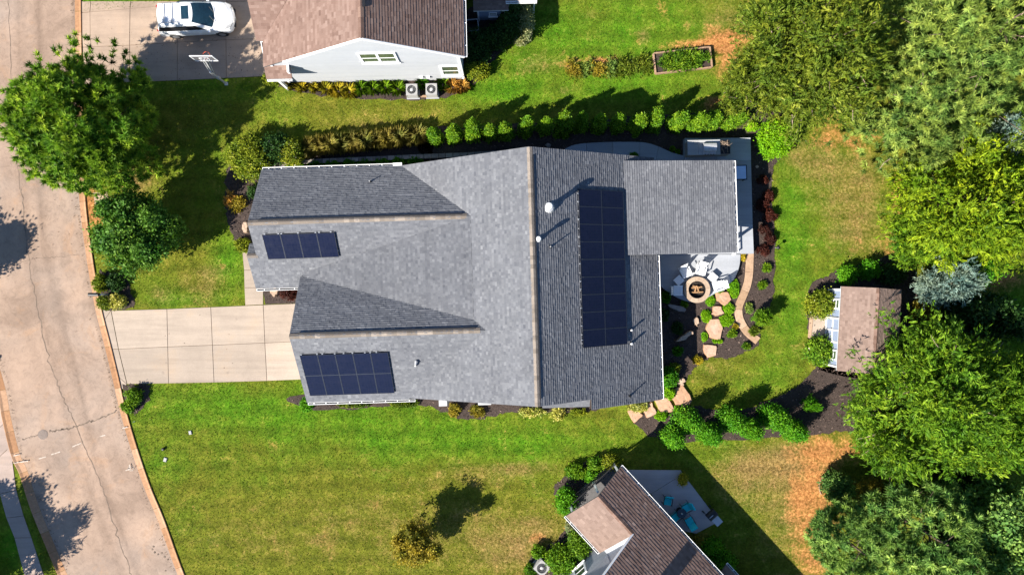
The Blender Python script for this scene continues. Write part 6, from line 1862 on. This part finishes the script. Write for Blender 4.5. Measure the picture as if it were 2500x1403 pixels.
# big hydrangeas at the house corner and other shrubs: (name, label, px, z, R, style, mat, opts)
SH = [
 ('hydrangea', 'large yellow-green hydrangea with white blooms at the upper house corner', (618, 382), .7, (1.45, 1.35, .85), 'broad', 'hydrangea', dict(n=240, sc=.62, flowers=('white_flower', 42), depth=.6)),
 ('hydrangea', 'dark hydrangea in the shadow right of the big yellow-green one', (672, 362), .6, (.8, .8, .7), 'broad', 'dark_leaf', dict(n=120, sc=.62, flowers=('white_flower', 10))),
 ('hydrangea', 'sunlit hydrangea with pale blooms beside the ornamental grasses', (716, 372), .6, (.65, .75, .65), 'broad', 'hydrangea', dict(n=110, sc=.55, flowers=('white_flower', 20))),
 ('shrub', 'rounded green shrub touching the lower edge of the big hydrangea', (628, 420), .4, (.6, .4, .45), 'small', 'hydrangea', dict(n=90)),
 ('ground_shrub', 'low green plants under the upper gutter, nearest the street', (722, 404), .2, (.55, .3, .22), 'small', 'bright_green', dict(n=60)),
 ('shrub', 'small green shrub at the foot of the upper wing wall', (622, 470), .3, (.35, .5, .3), 'small', 'dark_leaf', dict(n=60)),
 ('shrub', 'small variegated shrub at the lower end of the street end bed', (594, 598), .25, (.45, .4, .28), 'small', 'hydrangea', dict(n=60)),
 ('shrub', 'rusty low shrub in the middle of the street end bed', (582, 500), .18, (.5, .45, .2), 'small', 'rusty_leaf', dict(n=40, depth=.9)),
 ('shrub', 'thin rusty clump at the street end bed edge', (562, 488), .15, (.3, .5, .16), 'fine', 'orange_grass', dict(n=26, depth=.9)),
 ('shrub', 'lime green shrub at the kerb side of the mailbox', (246, 690), .35, (.4, .6, .4), 'small', 'hydrangea', dict(n=90)),
 ('shrub', 'dark shrub in the middle of the mailbox bed', (283, 690), .3, (.45, .45, .35), 'small', 'dark_leaf', dict(n=80)),
 ('shrub', 'yellow flowering shrub at the driveway side of the mailbox bed', (286, 735), .3, (.55, .4, .35), 'small', 'variegated', dict(n=90)),
 ('shrub', 'green shrub between the mailbox post and the driveway', (258, 738), .3, (.4, .4, .35), 'small', 'cypress_olive', dict(n=80)),
 ('shrub', 'leafy green shrub in the bed at the lower driveway corner', (328, 965), .3, (.42, .6, .35), 'small', 'cypress_lime', dict(n=100)),
 ('shrub', 'darker green shrub at the kerb in the lower driveway corner bed', (316, 992), .25, (.35, .4, .3), 'small', 'hedge_green', dict(n=70)),
 ('shrub', 'bright green shrub at the lower front corner of the garage wing', (752, 985), .35, (.4, .45, .4), 'small', 'bright_green', dict(n=80)),
 ('shrub', 'low grey-green planting along the lower gutter', (860, 985), .15, (1.1, .22, .18), 'small', 'cypress_olive', dict(n=70)),
 ('shrub', 'low olive planting right of the lower gutter', (985, 985), .15, (.9, .22, .18), 'small', 'cypress_olive', dict(n=60)),
 ('shrub', 'brownish dwarf shrub below the utility box', (1110, 1000), .2, (.4, .35, .22), 'small', 'rusty_leaf', dict(n=50)),
 ('shrub', 'brownish dwarf shrub below the hose cabinet', (1165, 1004), .2, (.45, .35, .22), 'small', 'rusty_leaf', dict(n=50)),
 ('hosta', 'pale variegated ground plants under the ridge end of the gable', (1300, 1004), .15, (.8, .25, .2), 'broad', 'variegated', dict(n=50, sc=.5)),
 ('hosta', 'pale variegated hosta spilling onto the lower lawn', (1362, 1010), .15, (.35, .4, .2), 'broad', 'variegated', dict(n=40, sc=.5)),
 ('hosta', 'thin lime leaves under the pent roof edge', (1412, 1004), .12, (.6, .2, .15), 'broad', 'hydrangea', dict(n=34, sc=.45)),
 ('hosta', 'variegated plants beside the lowest flagstone', (1555, 992), .15, (.7, .25, .2), 'broad', 'variegated', dict(n=60, sc=.5)),
 ('shrub', 'bright shrub between the house corner and the broad flagstone', (1632, 958), .25, (.32, .4, .28), 'small', 'lime_cover', dict(n=60)),
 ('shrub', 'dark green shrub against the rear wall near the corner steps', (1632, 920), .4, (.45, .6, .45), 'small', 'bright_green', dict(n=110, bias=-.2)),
 ('shrub', 'yellow-green shrub at the shadow edge below the slanting boulder', (1645, 902), .25, (.35, .3, .28), 'small', 'hydrangea', dict(n=50)),
 ('shrub', 'lime tuft below the squarish flagstone', (1615, 1014), .15, (.35, .25, .18), 'small', 'lime_cover', dict(n=50)),
 ('shrub', 'lime tuft right of the squarish flagstone', (1655, 1000), .15, (.25, .22, .18), 'small', 'lime_cover', dict(n=40)),
 ('ground_cover', 'round lime cushion plant at the edge of the terrace', (1790, 705), .15, (0.31, 0.55, 0.10), 'small', 'lime_cover', dict(n=220, depth=.4, sc=.6)),
 ('ground_cover', 'round lime cushion plant just below the fire pit', (1735, 734), .15, (0.28, 0.33, 0.10), 'small', 'lime_cover', dict(n=130, depth=.4, sc=.6)),
 ('ground_cover', 'lime cushion plant right of the rounded flagstone', (1780, 754), .15, (0.31, 0.33, 0.10), 'small', 'lime_cover', dict(n=130, depth=.4, sc=.6)),
 ('ground_cover', 'lime cushion plant below the rounded flagstone', (1772, 782), .15, (0.37, 0.33, 0.10), 'small', 'lime_cover', dict(n=150, depth=.4, sc=.6)),
 ('ground_cover', 'lime cushion plant left of the cracked orange flagstone', (1725, 772), .15, (0.28, 0.37, 0.10), 'small', 'lime_cover', dict(n=150, depth=.4, sc=.6)),
 ('ground_cover', 'small lime cushion plant beside the lawn end flagstone', (1720, 820), .12, (0.16, 0.28, 0.10), 'small', 'lime_cover', dict(n=70, depth=.4, sc=.6)),
 ('ground_cover', 'thin lime strip along the terrace edge', (1757, 714), .1, (0.37, 0.12, 0.10), 'small', 'lime_cover', dict(n=60, depth=.4, sc=.6)),
 ('ground_cover', 'lime tuft between the two lowest bed flagstones', (1752, 832), .1, (0.33, 0.11, 0.10), 'small', 'lime_cover', dict(n=50, depth=.4, sc=.6)),
 ('perennial', 'yellow-orange flower clump below the curved edging', (1795, 797), .12, (0.15, 0.13, 0.12), 'small', 'gold_grass', dict(n=30)),
 ('perennial', 'green perennial inside the curve of the edging', (1787, 814), .15, (0.21, 0.17, 0.16), 'fine', 'hedge_green', dict(n=40)),
 ('perennial', 'yellow flower clump at the top of the curved edging', (1814, 628), .15, (0.12, 0.20, 0.14), 'small', 'gold_grass', dict(n=40)),
 ('perennial', 'small green perennial in the mulch right of the curved edging', (1872, 653), .15, (0.20, 0.17, 0.16), 'fine', 'hedge_green', dict(n=40)),
 ('perennial', 'small green perennial halfway down the right mulch edge', (1860, 695), .15, (0.20, 0.17, 0.16), 'fine', 'hedge_green', dict(n=36)),
 ('perennial', 'grey-green mound hugging the outer curve of the edging', (1828, 752), .15, (0.20, 0.33, 0.16), 'small', 'pine_pale', dict(n=70, sc=.7)),
 ('perennial', 'olive clump at the foot of the bushy young conifer', (1840, 808), .15, (0.23, 0.20, 0.16), 'fine', 'cypress_olive', dict(n=50)),
 ('perennial', 'little plant on the mulch above the lawn end of the bed', (1822, 845), .12, (0.18, 0.13, 0.13), 'fine', 'cypress_lime', dict(n=36)),
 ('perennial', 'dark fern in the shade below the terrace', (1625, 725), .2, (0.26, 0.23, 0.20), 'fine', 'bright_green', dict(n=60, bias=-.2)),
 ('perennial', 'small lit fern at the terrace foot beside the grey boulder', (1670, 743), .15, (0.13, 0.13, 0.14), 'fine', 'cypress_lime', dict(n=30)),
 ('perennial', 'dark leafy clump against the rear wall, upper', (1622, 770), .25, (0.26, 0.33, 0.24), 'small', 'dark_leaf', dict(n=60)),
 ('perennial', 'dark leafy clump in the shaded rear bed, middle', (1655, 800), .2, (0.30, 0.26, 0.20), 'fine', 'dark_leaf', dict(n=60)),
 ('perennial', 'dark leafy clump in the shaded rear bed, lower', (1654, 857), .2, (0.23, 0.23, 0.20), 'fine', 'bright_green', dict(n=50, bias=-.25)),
 ('perennial', 'yellowish clump on the lit mulch near the lawn end flagstone', (1705, 878), .15, (0.26, 0.17, 0.14), 'fine', 'gold_grass', dict(n=40)),
 ('perennial', 'pale seedling in the shaded mulch left of the outdoor kitchen, upper', (1641, 363), .12, (0.11, 0.11, 0.11), 'small', 'hedge_green', dict(n=20)),
 ('perennial', 'pale seedling in the shaded mulch left of the outdoor kitchen, lower', (1655, 371), .12, (0.11, 0.11, 0.11), 'small', 'hedge_green', dict(n=20)),
 ('perennial', 'weed at the wall by the curving walk', (1548, 381), .3, (0.20, 0.13, 0.20), 'fine', 'bright_green', dict(n=34, bias=-.2)),
 ('shrub', 'bright yellow shrublet at the end of the hedge row', (1834, 308), .25, (.28, .28, .28), 'small', 'lime_cover', dict(n=50, bias=.3)),
 ('shrub', 'vivid green shrub at the corner of the hedge bed', (1893, 335), .9, (1.0, 1.0, .85), 'broad', 'lime_cover', dict(n=200, sc=.6, bias=-.1)),
 ('shrub', 'golden hydrangea at the upper side of the shed door', (2002, 742), .55, (.78, .72, .6), 'broad', 'hydrangea', dict(n=130, sc=.6, flowers=('white_flower', 10))),
 ('shrub', 'lime hydrangea at the lower side of the shed door', (2003, 858), .55, (.74, .85, .6), 'broad', 'cypress_lime', dict(n=140, sc=.6, flowers=('white_flower', 12))),
 ('shrub', 'green shrub above the shed, left of two', (2068, 670), .4, (.5, .5, .45), 'broad', 'bright_green', dict(n=70, sc=.6)),
 ('shrub', 'green shrub above the shed, right of two', (2120, 660), .4, (.5, .45, .45), 'broad', 'bright_green', dict(n=70, sc=.6)),
 ('shrub', 'dark shaded shrub behind the shed ridge', (2175, 668), .5, (.7, .5, .5), 'broad', 'dark_leaf', dict(n=80, sc=.7)),
 ('shrub', 'brown twiggy undergrowth right of the shed', (2262, 770), .6, (1.0, .9, .6), 'small', 'rusty_leaf', dict(n=150, depth=.8)),
 ('shrub', 'dark undergrowth right of the shed roof below the blue cedar', (2330, 770), .7, (1.1, .8, .7), 'broad', 'dark_leaf', dict(n=130, sc=.8)),
 ('shrub', 'dark teal round shrub ringed by edging on the orange straw', (2045, 1187), .8, (.98, .95, .85), 'small', 'pine_blue', dict(n=260, bias=-.25, depth=.5)),
 ('shrub', 'brown and green undergrowth below the lime cypress', (2130, 1195), .5, (1.0, .7, .5), 'small', 'rusty_leaf', dict(n=140, depth=.8)),
 ('shrub', 'brown undergrowth between the bottom pines', (2165, 1250), .5, (.9, .8, .5), 'small', 'rusty_leaf', dict(n=130, depth=.8)),
 ('shrub', 'rusty undergrowth in the dark gap of the woods', (2230, 1200), .5, (1.0, .6, .5), 'small', 'rusty_leaf', dict(n=120, depth=.8)),
 ('shrub', 'bright shrub at the lower left corner of the white gable wall', (664, 196), .35, (.5, .38, .4), 'small', 'hydrangea', dict(n=80)),
 ('shrub', 'lit shrub at the rear corner of the neighbour house', (1162, 170), .5, (.75, .5, .5), 'broad', 'hydrangea', dict(n=90, sc=.55)),
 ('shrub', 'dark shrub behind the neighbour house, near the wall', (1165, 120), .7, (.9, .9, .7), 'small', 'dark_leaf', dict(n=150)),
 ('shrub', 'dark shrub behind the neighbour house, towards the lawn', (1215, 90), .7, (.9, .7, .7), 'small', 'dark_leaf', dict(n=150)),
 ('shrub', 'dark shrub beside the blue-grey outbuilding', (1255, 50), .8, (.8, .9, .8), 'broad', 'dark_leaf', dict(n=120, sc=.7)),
 ('shrub', 'tall pale leaved shrub at the lawn edge of the neighbour yard', (1283, 45), 1.2, (.45, 1.0, 1.0), 'broad', 'pale_leaf', dict(n=110, sc=.5, depth=.8)),
 ('shrub', 'round pale leaved shrub at the tip of the rear bed', (1272, 95), .4, (.45, .38, .4), 'small', 'pale_leaf', dict(n=70)),
 ('shrub', 'clipped square hedge against the corner house gutter', (1412, 1325), .75, (.62, .95, .7), 'small', 'cypress_lime', dict(n=260, depth=.4, amp=.1, bias=-.1)),
 ('shrub', 'glossy green bush left of the clipped hedge', (1372, 1366), .6, (.9, .85, .65), 'broad', 'hedge_green', dict(n=150, sc=.55)),
 ('shrub', 'leafy green bush at the corner house porch', (1380, 1222), .7, (.55, .85, .65), 'broad', 'bright_green', dict(n=120, sc=.5)),
 ('shrub', 'small bright shrub on the lawn tip of the clipped hedge bed', (1314, 1345), .3, (.35, .4, .35), 'small', 'hedge_green', dict(n=60)),
 ('shrub', 'bright perennials at the upper edge of the corner house bed', (1405, 1150), .3, (.6, .4, .32), 'broad', 'hedge_green', dict(n=70, sc=.5)),
 ('shrub', 'bright green plant in the corner house bed near the railing', (1443, 1160), .35, (.32, .32, .32), 'broad', 'bright_green', dict(n=50, sc=.5)),
 ('shrub', 'light green plants at the top of the corner house bed', (1455, 1135), .4, (.5, .35, .35), 'broad', 'hedge_green', dict(n=60, sc=.5)),
 ('shrub', 'yellowish shrub beside the roof corner of the corner house', (1490, 1128), .5, (.6, .4, .4), 'broad', 'hydrangea', dict(n=70, sc=.5)),
 ('shrub', 'pale stemmed plants along the porch gutter', (1392, 1285), .4, (.25, .55, .35), 'small', 'pale_leaf', dict(n=50)),
 ('shrub', 'small dark shrub at the bottom left of the corner house bed', (1296, 1392), .3, (.4, .4, .35), 'small', 'hedge_green', dict(n=60, bias=-.15)),
 ('shrub', 'shaded green shrub behind the corner house, upper', (1738, 1340), .5, (.6, .6, .5), 'broad', 'bright_green', dict(n=80, sc=.6)),
 ('shrub', 'shaded green shrub behind the corner house, lower', (1765, 1375), .5, (.6, .7, .5), 'broad', 'bright_green', dict(n=80, sc=.6)),
 ('shrub', 'brown dry shrub beside the corner house eave', (1700, 1330), .3, (.6, .5, .3), 'small', 'rusty_leaf', dict(n=70, depth=.9)),
]
for i, (nm, lb, px, z, R_, sty, mt, kw) in enumerate(SH):
    p = P(px[0], px[1], z)
    shrub(nm, lb, 'perennial' if nm in ('perennial', 'hosta', 'ground_cover') else 'shrub', p.x, p.y, R_, sty, mt, seed=300 + i, variants=999, zmin=-.55, **kw)
    if nm == 'ground_cover' or max(R_[0], R_[1]) / min(R_[0], R_[1]) > 1.25:
        bpy.data.objects[[o.name for o in COL.objects if o.get('label') == lb][0]].rotation_euler.z = 0.0

# ------------------------------------------------------------------ ornamental grasses
def grass_clump(name, label, gx, gy, h, r, mat, seed, group, n=420, w=(0.012, 0.03)):
    g = np.random.default_rng(seed)
    a = g.uniform(0, 6.28, n); rr_ = g.random(n) ** .6 * r * .25
    base = np.stack([np.cos(a) * rr_, np.sin(a) * rr_, np.zeros(n)], axis=1)
    out = g.uniform(.25, 1.0, n) * r
    hh = h * g.uniform(.6, 1.0, n)
    a2 = a + g.normal(0, .4, n)
    d2 = np.stack([np.cos(a2), np.sin(a2), np.zeros(n)], axis=1)
    mid = base + d2 * (out * .45)[:, None]; mid[:, 2] = hh * .8
    tip = base + d2 * out[:, None]; tip[:, 2] = hh * g.uniform(.55, 1.0, n)
    s = np.stack([-d2[:, 1], d2[:, 0], np.zeros(n)], axis=1) * g.uniform(*w, n)[:, None]
    v = np.stack([base - s, base + s, mid + s, tip, mid - s], axis=1).reshape(-1, 3)
    me = np_mesh('foliage', v, 5, np.clip(g.normal(.5, .22, n), 0, 1), M[mat])
    e = empty(name, (gx, gy, 0.0), 0, label, 'ornamental grass', group)
    link('foliage', me, e)
    mb = MB(); mb.lathe((0, 0, 0), [(r * .28, -.01), (r * .25, .10), (r * .1, .16)], 10); mb.build('crown_base', 'twig', e)
    return e
gx = [756, 782, 808, 836, 864, 892, 920, 948, 976, 1004, 1022]
for i, x in enumerate(gx):
    p = P(x, 360 - (x - 758) * .11, .5)
    grass_clump('ornamental_grass', 'tan ornamental grass, %s clump from the hydrangeas above the block wall' % ordinal(i), p.x, p.y, 1.05 + .12 * (i % 3), .72, 'tan_grass', 500 + i, 'tan ornamental grasses', n=800, w=(0.008, 0.02))
NG = [(735, 213, 'gold_grass', .45), (765, 215, 'gold_grass', .4), (795, 217, 'gold_grass', .6), (825, 222, 'gold_grass', .65), (852, 224, 'gold_grass', .6), (880, 215, 'hedge_green', .6), (910, 216, 'hedge_green', .6), (940, 214, 'hedge_green', .6), (970, 216, 'hedge_green', .65), (1080, 206, 'hedge_green', .6), (1105, 212, 'orange_grass', .65), (1128, 212, 'orange_grass', .55), (1030, 205, 'bright_green', .5), (710, 208, 'rusty_leaf', .4)]
for i, (x, y, mt, r) in enumerate(sorted(NG)):
    p = P(x, y, .3)
    grass_clump('day_lily', '%s strappy leaf clump from the left under the white gable wall' % ordinal(i), p.x, p.y, .6, r, mt, 540 + i, 'day lilies along the gable wall', n=170, w=(.014, .026))
for i, (x, y) in enumerate([(770, 402), (810, 400), (850, 398), (890, 397), (930, 395), (970, 394), (1010, 392)]):
    p = P(x, y, .1)
    shrub('ground_shrub', 'low green filler plant, %s from the street below the block wall' % ordinal(i), 'perennial', p.x, p.y, (.5, .22, .18), 'small', 'bright_green', seed=i, n=60, variants=3, group='filler plants under the upper gutter', bias=-.15).rotation_euler.z = 0.03
# weeds trailing left from the raised garden bed
for i, (x, y, mt) in enumerate([(1400, 172, 'rusty_leaf'), (1430, 168, 'pine_pale'), (1460, 170, 'rusty_leaf'), (1490, 168, 'pine_pale'), (1520, 165, 'cypress_olive'), (1548, 162, 'cypress_olive'), (1572, 160, 'cypress_olive')]):
    p = P(x, y, .1)
    shrub('weed_patch', 'low weedy growth, %s from the left beside the timber garden bed' % ordinal(i), 'weeds', p.x, p.y, (.6, .32, .08), 'fine', mt, seed=i, n=40, variants=2, spread=1.2, group='weeds beside the garden bed', zmin=-.3, depth=.9)
# edging ring round the dark shrub
mb = MB(); p = P(2040, 1187, 0); mb.tube([(1.12 * math.cos(t), 1.05 * math.sin(t), .05) for t in [math.pi * .62 + i * .1 for i in range(18)]], .035, 6)
o = mb.build('ring_edging', 'wood'); o.location = (p.x, p.y, 0); tag(o, 'curved brown edging on the left of the dark teal shrub', 'edging')

# ------------------------------------------------------------------ mown turf: real blades over the lawn, thinner and yellower where it is dry
def inside_np(poly, X, Y):
    c = np.zeros(len(X), dtype=bool)
    j = len(poly) - 1
    for i in range(len(poly)):
        xi, yi = poly[i]; xj, yj = poly[j]
        if yi != yj:
            c ^= ((yi > Y) != (yj > Y)) & (X < (xj - xi) * (Y - yi) / (yj - yi) + xi)
        j = i
    return c

def turf():
    g = np.random.default_rng(9)
    n = 330000
    X = g.uniform(-35.5, 35.5, n); Y = g.uniform(-20.2, 20.2, n)
    ok = np.ones(n, dtype=bool)
    for b in BEDS: ok &= ~inside_np(b, X, Y)
    ok &= ~inside_np(offset_line(LC, .6)[::1] + offset_line(RC, .5)[::-1], X, Y)
    kerbs = LC + RC[::-1]
    wide = [(p[0] - .65, p[1]) for p in LC] + [(p[0] + .55, p[1]) for p in RC][::-1]
    ok &= ~inside_np(wide, X, Y)
    for q in ([(246, 752), (600, 743), (780, 737), (780, 926), (300, 940), (290, 935)], [(590, 612), (660, 612), (660, 748), (596, 748)], [(196, 30), (435, 8), (560, -10), (690, -10), (690, 188), (203, 210)],
              [(640, 400), (1000, 395), (1300, 350), (1600, 380), (1850, 330), (1850, 625), (1620, 1000), (1300, 1000), (1000, 985), (740, 990), (740, 745), (640, 745)],
              [(660, 0), (1135, 0), (1135, 200), (690, 206)], [(1380, 1260), (1520, 1140), (1665, 1145), (1760, 1275), (1700, 1310), (1780, 1403), (1380, 1403)], [(-40, 990), (20, 990), (45, 1130), (110, 1403), (40, 1403), (-40, 1150)],
              [(1585, 125), (1740, 115), (1745, 175), (1590, 190)], [(1970, 690), (2210, 690), (2210, 910), (1970, 910)]):
        ok &= ~inside_np(G(q), X, Y)
    X, Y = X[ok], Y[ok]
    gm = bpy.data.objects['ground'].data
    st = 0.3; nx, ny = int(80 / st) + 1, int(46 / st) + 1
    def samp(nm):
        a = np.zeros(len(gm.vertices), dtype=np.float32); gm.attributes[nm].data.foreach_get('value', a)
        a = a[:nx * ny].reshape(ny, nx)
        ix = np.clip(((X + 40) / 80 * (nx - 1)).astype(int), 0, nx - 1); iy = np.clip(((Y + 23) / 46 * (ny - 1)).astype(int), 0, ny - 1)
        return a[iy, ix]
    lush, dry, bare = samp('lush'), samp('dry'), samp('bare')
    keep = g.random(len(X)) > np.clip(bare * 1.1 + dry * .3, 0, .9)
    X, Y, lush, dry = X[keep], Y[keep], lush[keep], dry[keep]
    n = len(X)
    patch = np.sin(X * .9 + 1.3 * np.sin(Y * .7)) * np.sin(Y * 1.1 + 1.7 * np.sin(X * .5)) * .10
    tint = np.clip(.42 - .30 * lush + .42 * dry + patch + g.normal(0, .15, n), 0, 1)
    a = g.uniform(0, 6.28, n)
    d = unit(np.stack([np.cos(a), np.sin(a), g.uniform(.3, 1.3, n)], axis=1))
    nr = unit(g.normal(size=(n, 3)) * .5 + np.array([0, 0, .8]))
    v, m = blades(np.stack([X, Y, np.full(n, .002)], axis=1), d, nr, g.uniform(.07, .16, n), g.uniform(.02, .045, n), 'tri')
    tag(link('turf_blades', np_mesh('turf_blades', v, m, tint, M['turf'])), 'short grass blades of the mown lawns', 'grass', kind='stuff')
turf()

# dry leaves and grit that gather along the kerbs and under the street trees
def litter():
    g = np.random.default_rng(21)
    pts = []
    for line, side in ((RC, -1), (LC, 1)):
        c = np.array(offset_line(resample(line, 900), side * .12))
        c = c[(np.abs(c[:, 1]) < 20)]
        k = g.integers(0, len(c), 320)
        pts.append(np.stack([c[k, 0] + side * np.abs(g.normal(0, .14, len(k))) * .5, c[k, 1] + g.normal(0, .2, len(k))], axis=1))
    for cx, cy, r, n in ((300, 380, 110, 260), (250, 520, 60, 120), (440, 110, 90, 160), (600, 160, 40, 60), (1690, 690, 60, 30), (420, 850, 120, 24)):
        p = P(cx, cy); pts.append(g.normal(size=(n, 2)) * r / 36.5 + np.array([p.x, p.y]))
    p = np.concatenate(pts); n = len(p)
    a = g.uniform(0, 6.28, n)
    d = unit(np.stack([np.cos(a), np.sin(a), g.uniform(0, .3, n)], axis=1)); nr = unit(g.normal(size=(n, 3)) * .3 + np.array([0, 0, 1.]))
    v, m = blades(np.stack([p[:, 0], p[:, 1], np.full(n, .045)], axis=1), d, nr, g.uniform(.04, .10, n), g.uniform(.03, .06, n), 'quad')
    tag(link('leaf_litter', np_mesh('leaf_litter', v, m, np.clip(g.normal(.45, .2, n), 0, 1), M['litter'])), 'scattered dry leaves along the kerbs and drives', 'leaf litter', kind='stuff')
litter()
